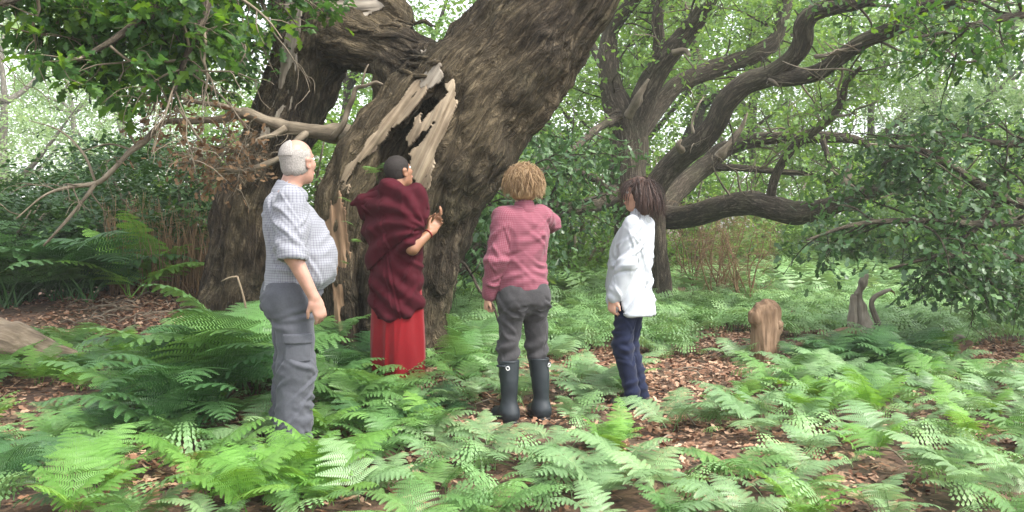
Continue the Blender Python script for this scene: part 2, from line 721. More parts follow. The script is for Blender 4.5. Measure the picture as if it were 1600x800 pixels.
M['oak_leaf_blue'] = leaf_mat('oak_leaf_blue', (0.026, 0.072, 0.024), (0.055, 0.125, 0.040), (0.12, 0.21, 0.08), 0.32, 0.38, 0.55)
M['pale_leaf'] = leaf_mat('pale_leaf', (0.15, 0.26, 0.10), (0.24, 0.37, 0.16), (0.36, 0.50, 0.25), 0.5)  # far crowns: the bright backlight is put into the pale leaf colour
M['mid_leaf'] = leaf_mat('mid_leaf', (0.08, 0.17, 0.045), (0.14, 0.26, 0.065), (0.24, 0.38, 0.11), 0.5)  # lightened too, so the colour carries the brightness of the lit background
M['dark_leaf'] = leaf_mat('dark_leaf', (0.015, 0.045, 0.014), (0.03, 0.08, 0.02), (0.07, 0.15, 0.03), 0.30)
M['brown_leaf'] = leaf_mat('brown_leaf', (0.11, 0.065, 0.035), (0.21, 0.13, 0.07), (0.36, 0.24, 0.14), 0.25, 0.8, 0.2, tcol=1.0)
M['litter'] = leaf_mat('litter', (0.12, 0.055, 0.030), (0.25, 0.135, 0.08), (0.46, 0.31, 0.21), 0.05, 0.75, 0.25, tcol=1.0)
M['fern'] = leaf_mat('fern', (0.085, 0.195, 0.055), (0.13, 0.265, 0.08), (0.175, 0.34, 0.085), 0.30, 0.45, 0.45, source='obj', tcol=1.15)
M['fern_fresh'] = leaf_mat('fern_fresh', (0.11, 0.25, 0.05), (0.155, 0.33, 0.065), (0.21, 0.40, 0.08), 0.38, 0.5, 0.35, source='obj', tcol=1.15)
M['fern_pale'] = leaf_mat('fern_pale', (0.15, 0.27, 0.115), (0.21, 0.35, 0.155), (0.28, 0.43, 0.19), 0.30, 0.42, 0.5, source='obj', tcol=1.1)  # silvery sheen of the skylight is put into this frond colour
M['fern_deep'] = leaf_mat('fern_deep', (0.038, 0.105, 0.036), (0.064, 0.155, 0.052), (0.095, 0.21, 0.065), 0.28, 0.45, 0.45, source='obj')
M['fern_field'] = leaf_mat('fern_field', (0.105, 0.225, 0.07), (0.18, 0.325, 0.12), (0.28, 0.44, 0.175), 0.30, 0.45, 0.45, tcol=1.1)
M['stalk'] = plain_mat('stalk', (0.20, 0.16, 0.07), 0.7)
M['dry_stalk'] = plain_mat('dry_stalk', (0.20, 0.125, 0.065), 0.8)


def ground_mat():
    m, nt, b = mat_new('woodland_floor')
    L = nt.links
    g = nt.nodes.new('ShaderNodeNewGeometry')
    n1 = N(nt, 'ShaderNodeTexVoronoi', Scale=24.0)
    L.new(g.outputs['Position'], n1.inputs['Vector'])
    n2 = N(nt, 'ShaderNodeTexNoise', Scale=40.0, Detail=6.0)
    L.new(g.outputs['Position'], n2.inputs['Vector'])
    n3 = N(nt, 'ShaderNodeTexNoise', Scale=1.2, Detail=4.0)
    L.new(g.outputs['Position'], n3.inputs['Vector'])
    s = nt.nodes.new('ShaderNodeSeparateColor')
    L.new(n1.outputs['Color'], s.inputs[0])
    a = N(nt, 'ShaderNodeMath', operation='ADD')
    L.new(s.outputs[0], a.inputs[0])
    L.new(n2.outputs[0], a.inputs[1])
    h = N(nt, 'ShaderNodeMath', operation='MULTIPLY')
    L.new(a.outputs[0], h.inputs[0])
    h.inputs[1].default_value = 0.5
    c = ramp(nt, [(0.2, (0.035, 0.019, 0.011)), (0.5, (0.085, 0.046, 0.028)), (0.8, (0.17, 0.10, 0.062))], h.outputs[0])
    mx = N(nt, 'ShaderNodeMix', data_type='RGBA')
    mr = N(nt, 'ShaderNodeMapRange')
    mr.inputs[1].default_value, mr.inputs[2].default_value = 0.45, 0.75
    mr.inputs[4].default_value = 0.5
    L.new(n3.outputs[0], mr.inputs[0])
    L.new(mr.outputs[0], mx.inputs[0])
    L.new(c, mx.inputs[6])
    mx.inputs[7].default_value = (0.06, 0.07, 0.03, 1)
    L.new(mx.outputs[2], b.inputs['Base Color'])
    b.inputs['Roughness'].default_value = 0.95
    bp = N(nt, 'ShaderNodeBump', Strength=0.8, Distance=0.03)
    L.new(h.outputs[0], bp.inputs['Height'])
    L.new(bp.outputs[0], b.inputs['Normal'])
    return m


# ------------------------------------------------------------------ the ground
def gz(x, y):
    x, y = np.asarray(x, float), np.asarray(y, float)
    z = 0.56 * np.exp(-(((x + 4.3) / 2.6) ** 2 + ((y - 10.2) / 3.2) ** 2))
    z = z + 0.12 * np.exp(-(((x + 0.9) / 1.1) ** 2 + ((y - 7.2) / 1.1) ** 2))
    z = z + 0.20 * np.exp(-(((x + 2.3) / 0.9) ** 2 + ((y - 6.3) / 0.9) ** 2))
    q = np.stack([x.ravel() * 0.8, y.ravel() * 0.8, np.zeros(x.size)], 1)
    z = z + 0.10 * (fbm(q, 3, 5).reshape(x.shape) - 0.5)
    far = np.clip((y - 22) / 40, 0, 1)
    return z + far * 0.8


def gz1(x, y):
    return float(gz(np.array([x]), np.array([y]))[0])


def ghit(px, py):
    d = ray(px, py)
    Ys = np.arange(2.0, 80, 0.05)
    below = CAMZ + d[2] * Ys <= gz(d[0] * Ys, Ys)
    Yc = Ys[np.argmax(below)] if below.any() else 80.0
    return np.array([d[0] * Yc, Yc, gz1(d[0] * Yc, Yc)])


def build_ground():
    ax = np.concatenate([-np.geomspace(300, 9, 40), np.linspace(-8.8, 8.8, 130), np.geomspace(9, 300, 40)])
    ay = np.concatenate([-np.geomspace(200, 2, 20), np.linspace(-1.8, 16, 130), np.geomspace(16.3, 400, 50)])
    X, Y = np.meshgrid(ax, ay, indexing='ij')
    Z = gz(X, Y)
    q = np.stack([X.ravel(), Y.ravel(), np.zeros(X.size)], 1)
    Z = Z + 0.03 * (fbm(q * 5, 3, 9).reshape(X.shape) - 0.5)
    n, m = X.shape
    i = (np.arange(n - 1)[:, None] * m + np.arange(m - 1)[None]).ravel()
    Q = np.stack([i, i + m, i + m + 1, i + 1], 1)
    obj('ground', mesh_np('ground', np.stack([X, Y, Z], -1).reshape(-1, 3), [Q], ground_mat()), kind='structure')


build_ground()

# ------------------------------------------------------------------ leaves: shapes and scattering
def oak_leaf(lobes=3):
    t = [(0, 0.02), (0.10, 0.05), (0.22, 0.20), (0.34, 0.10), (0.48, 0.29), (0.60, 0.15), (0.74, 0.27), (0.86, 0.14), (1.0, 0.03)]
    V, Q = [], []
    for x, w in t:
        z = -0.10 * (x - 0.4) ** 2 * 4
        V += [(x, -w, z + 0.10 * w), (x, 0, z - 0.02), (x, w, z + 0.10 * w)]
    for i in range(len(t) - 1):
        a = i * 3
        Q += [(a, a + 3, a + 4, a + 1), (a + 1, a + 4, a + 5, a + 2)]
    return np.array(V), np.array(Q)


def oak_leaf_low():
    V = np.array([(0, 0, 0), (0.3, 0.22, 0.03), (0.5, 0.12, 0), (0.75, 0.27, 0.0), (1, 0, -0.06), (0.72, -0.25, 0.0), (0.5, -0.13, 0), (0.28, -0.23, 0.03)])
    Q = np.array([(0, 7, 6, 1), (1, 6, 5, 2), (2, 5, 4, 3)])
    return V, Q


def tuft():
    """three small leaves from one point, for far crowns."""
    V, Q = [], []
    for k in range(3):
        a = k * 2.1
        R = np.array([[math.cos(a), -math.sin(a), 0], [math.sin(a), math.cos(a), 0], [0, 0, 1]])
        b = np.array([(0.05, 0, 0), (0.5, 0.24, 0.06 * k), (1, 0, -0.05), (0.5, -0.24, 0.03)]) @ R.T
        V += list(b)
        Q.append((4 * k, 4 * k + 1, 4 * k + 2, 4 * k + 3))
    return np.array(V), np.array(Q)


def rand_rot(n, rng, tilt=0.6, dirs=None, spread=0.7):
    """random leaf frames: x axis = leaf direction, z axis roughly up."""
    if dirs is None:
        a = rng.uniform(0, 2 * np.pi, n)
        X = np.stack([np.cos(a), np.sin(a), rng.normal(-0.15, 0.35, n)], 1)
    else:
        X = dirs + rng.normal(0, spread, (n, 3))
    X /= np.linalg.norm(X, axis=1)[:, None]
    U = np.stack([rng.normal(0, tilt, n), rng.normal(0, tilt, n), np.ones(n)], 1)
    Yv = np.cross(U, X)
    Yv /= np.linalg.norm(Yv, axis=1)[:, None] + 1e-9
    Zv = np.cross(X, Yv)
    return np.stack([X, Yv, Zv], -1)


def scatter(tmpl, pos, R, sc, tint):
    V, Q = tmpl
    n, m = len(pos), len(V)
    W = np.einsum('nij,mj->nmi', R, V) * np.asarray(sc)[:, None, None] + pos[:, None]
    FQ = (Q[None] + (np.arange(n) * m)[:, None, None]).reshape(-1, Q.shape[1])
    return W.reshape(-1, 3), FQ, np.repeat(tint, m)


def leaf_mesh(name, tmpl, pos, R, sc, tint, mat):
    V, FQ, t = scatter(tmpl, np.asarray(pos), R, sc, tint)
    return mesh_np(name, V, [FQ], mat, {'tint': t}, smooth=False)


def sprout(path, rad, rng, n, length, levels, out, droop=0.15, lat=0.8, bias=(0, 0, 0), s0=0.15, curve=0.35):
    """grow side shoots off a polyline; collects (pts, radii) in out['tubes'] and leaf sites in out['tips']."""
    path = np.asarray(path)
    seg = np.linalg.norm(np.diff(path, axis=0), axis=1)
    cum = np.concatenate([[0], np.cumsum(seg)])
    for _ in range(n):
        s = rng.uniform(s0, 1.0) * cum[-1]
        i = min(np.searchsorted(cum, s) - 1, len(seg) - 1)
        i = max(i, 0)
        t = (s - cum[i]) / max(seg[i], 1e-6)
        p = path[i] + (path[i + 1] - path[i]) * t
        r0 = (rad[min(i, len(rad) - 1)]) * 0.55
        T = unit(path[i + 1] - path[i])
        d = unit(T * rng.uniform(0.2, 0.9) + rng.normal(0, lat, 3) * np.array([1, 1, 0.7]) + np.asarray(bias))
        L = length * rng.uniform(0.55, 1.2)
        k = 5
        pts = [p]
        for j in range(k):
            d = unit(d + rng.normal(0, curve, 3) * 0.6 + np.array([0, 0, -droop * (j / k)]))
            pts.append(pts[-1] + d * L / k)
        pts = np.array(pts)
        r0 = max(min(r0, L * 0.022), 0.0025)
        rr = np.linspace(r0, max(r0 * 0.3, 0.0015), k + 1)
        out['tubes'].append((pts, rr))
        if levels > 1:
            sprout(pts, rr, rng, out.get('kids', 5), length * 0.5, levels - 1, out, droop, lat, bias, 0.3, curve)
            out['tips'].append((pts[-1], d))
        else:
            for q in (2, 3, 4, 5):
                out['tips'].append((pts[q], unit(pts[q] - pts[q - 1])))


def leaves_at(tips, rng, per, size, jitter, tilt=0.55, spread=0.8):
    tp = np.array([t[0] for t in tips])
    td = np.array([t[1] for t in tips])
    idx = np.repeat(np.arange(len(tp)), per)
    pos = tp[idx] + rng.normal(0, jitter, (len(idx), 3))
    R = rand_rot(len(idx), rng, tilt, td[idx], spread)
    sc = size * rng.uniform(0.6, 1.25, len(idx))
    base = rng.uniform(0, 1, len(tp))
    tint = np.clip(base[idx] * 0.5 + rng.uniform(0, 0.5, len(idx)), 0, 1)
    return pos, R, sc, tint


def tubes_mesh(name, tubes, mat, sides=5, step=0.12):
    mb = MB()
    for k, (p, r) in enumerate(tubes):
        tube(mb, p, r, sides, 0, k % 17, step)
    return mb.mesh(name, mat)

# ------------------------------------------------------------------ the hollow old oak
def px_path(rows):
    """rows (px, py, Y, r) -> points, radii"""
    return np.array([P(a, b, c) for a, b, c, _ in rows]), np.array([r[3] for r in rows], float)


OAK_AXES = [
    # leaning right-hand trunk
    [(612, 660, 7.45, .62), (610, 590, 7.45, .42), (614, 500, 7.45, .36), (624, 420, 7.45, .37), (643, 340, 7.45, .43), (668, 270, 7.45, .48),
     (712, 200, 7.45, .51), (766, 128, 7.45, .49), (824, 60, 7.4, .45), (872, 0, 7.35, .40), (930, -110, 7.3, .37), (1060, -260, 7.2, .37), (1230, -420, 7.1, .30)],
    # left lip of the hollow
    [(560, 640, 7.35, .36), (556, 560, 7.35, .26), (545, 470, 7.3, .22), (540, 390, 7.25, .20), (553, 310, 7.25, .21), (590, 235, 7.3, .24),
     (628, 175, 7.35, .25), (668, 122, 7.45, .21)],
    # left-hand trunk
    [(355, 520, 8.8, .34), (374, 460, 8.8, .29), (388, 380, 8.75, .27), (400, 300, 8.7, .27), (438, 215, 8.65, .27), (464, 150, 8.6, .25), (480, 90, 8.55, .27),
     (498, 30, 8.5, .36), (508, -40, 8.5, .44), (480, -160, 8.5, .36), (430, -300, 8.4, .3)],
    # arch between the two
    [(492, 46, 8.5, .28), (545, 58, 8.35, .21), (600, 72, 8.1, .20), (650, 94, 7.8, .18), (700, 122, 7.5, .18), (745, 150, 7.35, .2)],
    # broken horn above the arch
    [(520, 20, 8.5, .34), (565, 22, 8.4, .24), (605, 24, 8.3, .16), (632, 38, 8.25, .09)],
    # inner back leg, right of the window
    [(628, 110, 7.9, .16), (632, 190, 7.8, .2), (610, 280, 7.75, .2), (590, 400, 7.7, .25), (580, 600, 7.7, .3)],
]
oak_pr = []
for ai, rows in enumerate(OAK_AXES):
    pts, rad = smooth_path(*px_path(rows), 0.22)
    for j in range(len(pts) - 1):
        oak_pr.append(cone(pts[j], pts[j + 1], rad[j], rad[j + 1], 0.16 if ai not in (1, 4) else 0.10))
# root flares
for (a, b, ya, c, d, yb, r) in [(640, 540, 7.3, 740, 640, 7.0, .16), (600, 560, 7.2, 560, 660, 6.9, .17), (660, 560, 7.6, 760, 600, 8.0, .16),
                                (370, 455, 8.7, 325, 500, 8.5, .13), (380, 460, 8.6, 420, 510, 8.4, .12)]:
    oak_pr.append(cone(P(a, b, ya), P(c, d, yb), r, r * 0.45, 0.18))
OAK_SOLID = list(oak_pr)
# burrs and swellings on the right trunk
rngb = np.random.default_rng(3)
for (a, b, yy, r) in [(760, 215, 7.05, .13), (800, 130, 7.0, .15), (700, 330, 7.1, .10), (850, 90, 7.0, .12), (725, 270, 7.0, .11), (690, 420, 7.2, .09), (830, 160, 7.25, .12)]:
    oak_pr.append(ell(P(a, b, yy), (r * 1.1, r * 0.8, r * 1.3), 0.14))
OAK_FULL = list(oak_pr)
# the hollow
for (a, b, ya, c, d, yb, ra, rb) in [(690, 132, 7.0, 662, 200, 6.8, .08, .20), (662, 200, 6.8, 622, 270, 6.75, .20, .27), (622, 270, 6.75, 598, 370, 6.8, .27, .20),
                                     (598, 370, 6.8, 585, 450, 6.95, .20, .08), (672, 180, 7.15, 640, 240, 7.2, .16, .26), (640, 240, 7.2, 600, 360, 7.25, .26, .24)]:
    oak_pr.append(cone(P(a, b, ya), P(c, d, yb), ra, rb, 0.05, 'sub'))
# furrows that run along the trunk
for rows in [[(715, 130, 6.9, .05), (712, 200, 6.85, .06), (690, 290, 6.9, .05), (668, 380, 7.0, .04)],
             [(790, 90, 6.85, .07), (770, 160, 6.8, .06), (745, 230, 6.85, .05), (720, 300, 6.95, .04)],
             [(600, 450, 6.95, .05), (590, 520, 7.0, .06), (585, 600, 7.0, .06)],
             [(560, 470, 7.05, .04), (566, 560, 7.05, .05)],
             [(540, 55, 8.0, .06), (590, 62, 7.75, .05), (640, 85, 7.5, .04)],
             [(555, 45, 8.1, .05), (615, 48, 8.0, .04), (650, 58, 7.9, .03)]]:
    p_, r_ = px_path(rows)
    for j in range(len(p_) - 1):
        oak_pr.append(cone(p_[j], p_[j + 1], r_[j], r_[j + 1], 0.06, 'sub'))


def zclip(zmax):
    return clip(lambda X, Y, Z: Z - zmax + 0 * X + 0 * Y)


def grain_of(V, axes):
    best = np.full(len(V), 1e9)
    G = np.zeros((len(V), 3))
    for k, rows in enumerate(axes):
        pts, rad = smooth_path(*px_path(rows), 0.12)
        T, E1, E2 = frames(pts)
        s = np.concatenate([[0], np.cumsum(np.linalg.norm(np.diff(pts, axis=0), axis=1))])
        for j in range(len(pts) - 1):
            ba = pts[j + 1] - pts[j]
            t = np.clip(((V - pts[j]) @ ba) / ba.dot(ba), 0, 1)
            q = V - pts[j] - t[:, None] * ba
            d = np.linalg.norm(q, axis=1) - (rad[j] + (rad[j + 1] - rad[j]) * t)
            m = d < best
            best[m] = d[m]
            e1 = E1[j] + (E1[j + 1] - E1[j]) * t[m][:, None]
            e2 = E2[j] + (E2[j + 1] - E2[j]) * t[m][:, None]
            tt = (T[j] + (T[j + 1] - T[j]) * t[m][:, None])
            G[m] = np.stack([(q[m] * e1).sum(1), (q[m] * e2).sum(1), s[j] + t[m] * (s[j + 1] - s[j]) + (q[m] * tt).sum(1) + k * 13], 1)
    return G


def build_oak():
    V, Q = sdf_mesh(oak_pr + [zclip(4.9)], 0.0185)
    keep = V[:, 2] < 4.86
    G = grain_of(V, OAK_AXES)
    me = mesh_np('oak_trunk', V, [Q], M['oak_bark'], {'grain': G})
    b1 = ridge(fbm(G * np.array([6.5, 6.5, 1.3]), 3, 21)) ** 1.6
    b2 = fbm(G * np.array([11, 11, 6.0]), 3, 31) - 0.5
    b5 = ridge(fbm(G * np.array([15, 15, 3.2]), 2, 61))
    b3 = fbm(V * 1.9, 3, 41) - 0.5
    b4 = ridge(fbm(G * np.array([2.6, 2.6, 0.5]), 2, 51)) ** 1.5
    displace(me, V.astype(f32), 0.07 * (b1 - 0.6) + 0.055 * (b5 - .6) + 0.07 * b2 + 0.12 * b3 + 0.07 * (b4 - 0.6))
    return me


OAK = thing('ancient_oak', 'huge hollow old oak with split leaning trunk beside the robed person', 'tree', (*P(612, 600, 7.4)[:2], 0.0))
OAKLOC = np.array(OAK.location)


def oak_part(name, me, parent=None, kind=None):
    o = obj(name, me, parent or OAK, kind=kind)
    if parent is None:
        o.location = tuple(-OAKLOC)
    return o


oak_part('trunk', build_oak())


def inside(poly, x, y):
    r = np.zeros(x.shape, bool)
    j = len(poly) - 1
    for i in range(len(poly)):
        xi, yi = poly[i]
        xj, yj = poly[j]
        c = ((yi > y) != (yj > y)) & (x < (xj - xi) * (y - yi) / (yj - yi + 1e-9) + xi)
        r ^= c
        j = i
    return r


def slab(poly, prims, y0, y1, off, mat, name, gdir, seed, step=1.7, thick=0.018, wav=0.03):
    """a plate of bare wood that lies on the trunk, outline given in photograph pixels."""
    poly = np.array(poly, float)
    x0, ya = poly.min(0) - 4
    x1, yb = poly.max(0) + 4
    gx, gy = np.arange(x0, x1, step), np.arange(ya, yb, step)
    A, B = np.meshgrid(gx, gy, indexing='ij')
    gd = unit(np.array([gdir[0], gdir[1], 0.0]))
    along = A * gd[0] + B * gd[1]
    across = -A * gd[1] + B * gd[0]
    q = np.stack([across.ravel() * 0.20, along.ravel() * 0.008, np.zeros(A.size)], 1)
    jag = (fbm(q, 2, seed) - 0.5).reshape(A.shape) * 22
    ins = inside(poly, A + jag * gd[0], B + jag * gd[1])
    dep = trace(prims, np.stack([A.ravel(), B.ravel()], 1), y0, y1).reshape(A.shape)
    ok = ins & ~np.isnan(dep)
    wq = np.stack([across.ravel() * 0.11, along.ravel() * 0.012, np.zeros(A.size)], 1)
    dep = dep - off - wav * (fbm(wq, 3, seed + 5).reshape(A.shape) - 0.4) * 2
    idx = np.full(A.shape, -1)
    idx[ok] = np.arange(ok.sum())
    V = np.array([P(a, b, c) for a, b, c in zip(A[ok], B[ok], dep[ok])])
    i = idx[:-1, :-1]
    Q = np.stack([i, idx[:-1, 1:], idx[1:, 1:], idx[1:, :-1]], -1).reshape(-1, 4)
    Q = Q[(Q >= 0).all(1)]
    used = np.unique(Q)
    rm = np.full(len(V), -1)
    rm[used] = np.arange(len(used))
    V, Q = V[used], rm[Q]
    ac, al = across[ok][used] / 180, along[ok][used] / 180
    me = mesh_np(name, V, [Q], mat, {'grain': np.stack([ac, ac * 0.3, al], 1)})
    o = oak_part(name, me)
    md = o.modifiers.new('thickness', 'SOLIDIFY')
    md.thickness = thick
    md.offset = -1
    return o


def zc(pts, x0, y0, s):
    return [(x0 + a / s, y0 + b / s) for a, b in pts]


S4 = 800 / 260
slab(zc([(640, 130), (660, 230), (645, 300), (605, 400), (562, 480), (535, 600), (532, 660), (490, 720), (455, 700), (430, 560), (420, 490), (460, 470), (500, 410), (548, 350),
         (430, 455), (398, 435), (440, 370), (450, 320), (485, 312), (482, 345), (608, 205), (598, 150)], 500, 80, S4),
     OAK_FULL, 6.0, 8.0, 0.03, M['bare_wood'], 'bare_wood_plate', (-0.42, 0.9), 1, wav=0.04)
slab(zc([(522, 146), (512, 200), (470, 262), (430, 312), (372, 352), (330, 392), (300, 442), (270, 468), (258, 500), (225, 505), (190, 545), (160, 565), (137, 605), (134, 700), (104, 680),
         (106, 600), (126, 540), (178, 496), (213, 456), (238, 398), (288, 356), (308, 308), (368, 256), (428, 168), (448, 138)], 500, 80, S4),
     OAK_FULL, 6.0, 8.2, 0.035, M['bare_wood'], 'bare_wood_plate', (-0.6, 0.8), 2, wav=0.05)
slab([(440, -4), (472, -4), (468, 60), (462, 120), (455, 175), (430, 200), (412, 230), (398, 228), (415, 190), (432, 150), (437, 100), (436, 50)],
     OAK_FULL, 7.4, 9.6, 0.02, M['grey_wood'], 'bare_wood_plate', (-0.15, 1.0), 3, wav=0.02)
slab([(505, -4), (600, -4), (645, -2), (600, 12), (560, 30), (535, 28), (520, 20)],
     OAK_FULL, 7.4, 9.6, 0.02, M['grey_wood'], 'bare_wood_plate', (1.0, -0.1), 4, wav=0.03)
slab([(655, 75), (672, 82), (690, 100), (698, 118), (680, 132), (662, 140), (650, 130), (664, 112), (660, 95)],
     OAK_FULL, 6.6, 8.6, 0.02, M['grey_wood'], 'bare_wood_plate', (-0.5, 0.8), 5, wav=0.02)
slab([(502, 330), (530, 300), (540, 330), (548, 400), (540, 470), (535, 540), (520, 500), (520, 430), (505, 400)],
     OAK_FULL, 6.6, 8.6, 0.03, M['rot_wood'], 'rotten_wood_plate', (0.1, 1.0), 6, wav=0.05)

# splinters: ribs of torn wood on the arch and round the hollow
mbs = MB()
rs = np.random.default_rng(12)
for k in range(16):
    a, b = rs.uniform(520, 655), rs.uniform(28, 118)
    dp = trace(OAK_FULL, [(a, b)], 7.0, 9.5)[0]
    if np.isnan(dp):
        continue
    L = rs.uniform(25, 80)
    rows = []
    for t in np.linspace(0, 1, 5):
        x, y = a + L * t, b + L * t * rs.uniform(-0.05, 0.22) + 3 * math.sin(t * 4 + k)
        d2 = trace(OAK_FULL, [(x, y)], 7.0, 9.5)[0]
        if np.isnan(d2):
            d2 = dp
        dp = d2
        rows.append(P(x, y, d2 - 0.005))
    tube(mbs, rows, np.array([.012, .022, .025, .018, .004]) * rs.uniform(0.6, 1.2), 6, 0.3, k, 0.05)
oak_part('torn_fibre', mbs.mesh('torn_fibre', M['oak_bark']), kind='stuff')

# ------------------------------------------------------------------ its dead limb with brown leaves
rd = np.random.default_rng(5)
out = {'tubes': [], 'tips': [], 'kids': 4}
mains = [
    [(600, 240, 7.55, .12), (545, 212, 7.6, .085), (500, 206, 7.6, .07), (450, 200, 7.6, .06), (415, 188, 7.6, .05), (385, 178, 7.6, .05), (340, 186, 7.6, .035),
     (290, 190, 7.55, .03), (255, 192, 7.5, .026), (225, 222, 7.4, .026), (200, 240, 7.3, .024), (172, 270, 7.2, .022), (150, 286, 7.2, .02), (110, 292, 7.1, .014), (70, 305, 7.0, .011), (25, 342, 6.9, .006)],
    [(150, 286, 7.2, .017), (136, 306, 7.1, .015), (118, 328, 7.1, .014), (95, 355, 7.0, .012), (68, 384, 7.0, .009)],
    [(482, 206, 7.58, .034), (462, 222, 7.45, .03), (440, 244, 7.35, .026), (412, 258, 7.3, .024), (375, 268, 7.25, .02), (340, 262, 7.2, .016), (310, 252, 7.2, .011), (262, 256, 7.15, .006)],
    [(445, 200, 7.55, .03), (425, 212, 7.45, .024), (408, 216, 7.35, .02), (370, 235, 7.25, .013), (330, 228, 7.2, .008)],
    [(385, 178, 7.6, .03), (350, 166, 7.5, .022), (310, 160, 7.4, .018), (262, 150, 7.3, .013), (215, 165, 7.25, .007)],
    [(262, 152, 7.3, .013), (290, 185, 7.25, .012), (320, 225, 7.2, .010), (372, 250, 7.15, .006)],
    [(150, 286, 7.2, .012), (130, 240, 7.2, .010), (95, 205, 7.2, .007), (45, 188, 7.2, .004)],
    [(210, 236, 7.35, .011), (170, 225, 7.3, .008), (125, 238, 7.25, .004)],
    # sticks at the window
    [(520, 215, 7.45, .035), (536, 195, 7.4, .028), (543, 172, 7.4, .024), (552, 152, 7.35, .02), (556, 138, 7.35, .018), (572, 134, 7.3, .014), (588, 128, 7.3, .013), (600, 133, 7.3, .010), (610, 130, 7.3, .008), (624, 140, 7.25, .004)],
    [(566, 133, 7.35, .012), (570, 112, 7.35, .009), (576, 100, 7.35, .005)],
]
deadlimb = None
mb = MB()
for k, rows in enumerate(mains):
    p_, r_ = px_path(rows)
    pts, rad = tube(mb, p_, r_, 10 if k < 1 else 7, 0.38, 40 + k, 0.04, 5.0)
    mains[k] = (pts, rad)
for k in (0, 2, 3, 4, 5):
    sprout(mains[k][0], mains[k][1], rd, 16 if k else 12, 0.42, 2, out, 0.25, 0.75, s0=0.45, curve=0.5)
deadlimb = oak_part('dead_limb', mb.mesh('dead_limb', M['twig']))
obj('twigs', tubes_mesh('dead_twigs', out['tubes'], M['twig'], 4, 0.08), deadlimb, kind='stuff')
tips = [t for t in out['tips'] if 195 < pix(t[0])[0] < 425 and pix(t[0])[1] > 130]
tips = [t for t in tips if rd.random() < .55]
pos, R, sc, tint = leaves_at(tips, rd, 1, 0.07, 0.02, 1.2, 0.9)
obj('withered_leaves', leaf_mesh('withered_leaves', oak_leaf_low(), pos, R, sc, tint, M['brown_leaf']), deadlimb, kind='stuff')

# ------------------------------------------------------------------ its leafy boughs over the left of the clearing
ro = np.random.default_rng(8)
LEAF_ME = []
for k in range(4):
    V, Q = oak_leaf()
    V = V * np.array([1, 1 + 0.15 * (k - 1.5), 1])
    V[:, 2] += (fbm(V * 3 + k * 9, 2, k) - 0.5) * 0.2
    LEAF_ME.append(mesh_np('oak_leaf', V * 0.105, [Q], M['oak_leaf_obj'], {'tint': np.full(len(V), 0.5)}, smooth=False))


def oak_bough(rows_list, n, length, per, size, singles, levels=2, droop=0.3, seed=0, bias=(0, 0, -0.1), keep=None, mat='oak_leaf', kids=5, low=False, twig=True):
    rr = np.random.default_rng(seed)
    mb = MB()
    o2 = {'tubes': [], 'tips': [], 'kids': kids}
    for k, rows in enumerate(rows_list):
        p_, r_ = px_path(rows)
        pts, rad = tube(mb, p_, r_, 8, 0.15, seed + k, 0.08)
        sprout(pts, rad, rr, n, length, levels, o2, droop, 0.8, bias)
    lim = oak_part('bough', mb.mesh('bough', M['oak_bark_far']))
    obj('twigs', tubes_mesh('twigs', o2['tubes'], M['twig'], 4, 0.1), lim, kind='stuff')
    tips = [t for t in o2['tips'] if keep is None or keep(*pix(t[0]))]
    pos, R, sc, tint = leaves_at(tips, rr, per, size, 0.05)
    x, y = pix(pos)
    vis = (x > -20) & (x < 1620) & (y > -10) & (y < 810)
    cand = np.where(vis)[0]
    rr.shuffle(cand)
    # the leaves that show largest (nearest) become single leaves
    cand = cand[np.argsort(pos[cand][:, 1], kind='stable')][:singles]
    rest = np.setdiff1d(np.arange(len(pos)), cand)
    for i in cand:
        lf = obj('leaf', LEAF_ME[i % 4], lim)
        a, b, c = R[i].T
        from mathutils import Matrix
        mt = Matrix(((a[0], b[0], c[0]), (a[1], b[1], c[1]), (a[2], b[2], c[2])))
        lf.location = pos[i]
        lf.rotation_euler = mt.to_euler()
        s = sc[i] / 0.105
        lf.scale = (s, s, s)
    if len(rest):
        obj('foliage', leaf_mesh('foliage', oak_leaf() if not low else oak_leaf_low(), pos[rest], R[rest], sc[rest], tint[rest], M[mat]), lim, kind='stuff')
    return lim


def keep_tl(x, y):
    lim = 40 + 130 * math.exp(-((x - 220) / 130) ** 2) + 40 * math.exp(-((x - 60) / 60) ** 2) + 50 * math.exp(-((x - 390) / 60) ** 2)
    return -60 < y < lim and ro.random() < .72


oak_bough([[(520, -330, 7.5, .12), (420, -160, 6.4, .09), (330, -60, 5.6, .06), (250, 10, 5.2, .035), (180, 60, 5.0, .02), (120, 95, 4.9, .01)],
           [(420, -160, 6.4, .07), (250, -90, 5.4, .05), (120, -40, 4.9, .03), (20, 0, 4.6, .015), (-60, 20, 4.5, .008)],
           [(330, -60, 5.6, .05), (320, 20, 5.4, .03), (290, 90, 5.3, .018), (270, 150, 5.2, .008)]],
          17, 0.55, 3, 0.105, 290, 2, 0.3, 101, keep=keep_tl)
oak_bough([[(200, -220, 6.5, .06), (120, -90, 5.8, .045), (60, -30, 5.4, .03), (10, 10, 5.2, .018), (-50, 35, 5.0, .008)],
           [(120, -90, 5.8, .04), (190, -20, 5.6, .025), (240, 30, 5.5, .015), (260, 70, 5.4, .008)],
           [(200, -220, 6.5, .05), (330, -80, 6.4, .035), (400, -10, 6.3, .02), (420, 30, 6.2, .01)],
           [(120, -90, 5.8, .04), (120, -10, 5.7, .02), (110, 50, 5.6, .012), (95, 90, 5.5, .006)]],
          17, 0.55, 3, 0.105, 0, 2, 0.3, 105, keep=keep_tl)
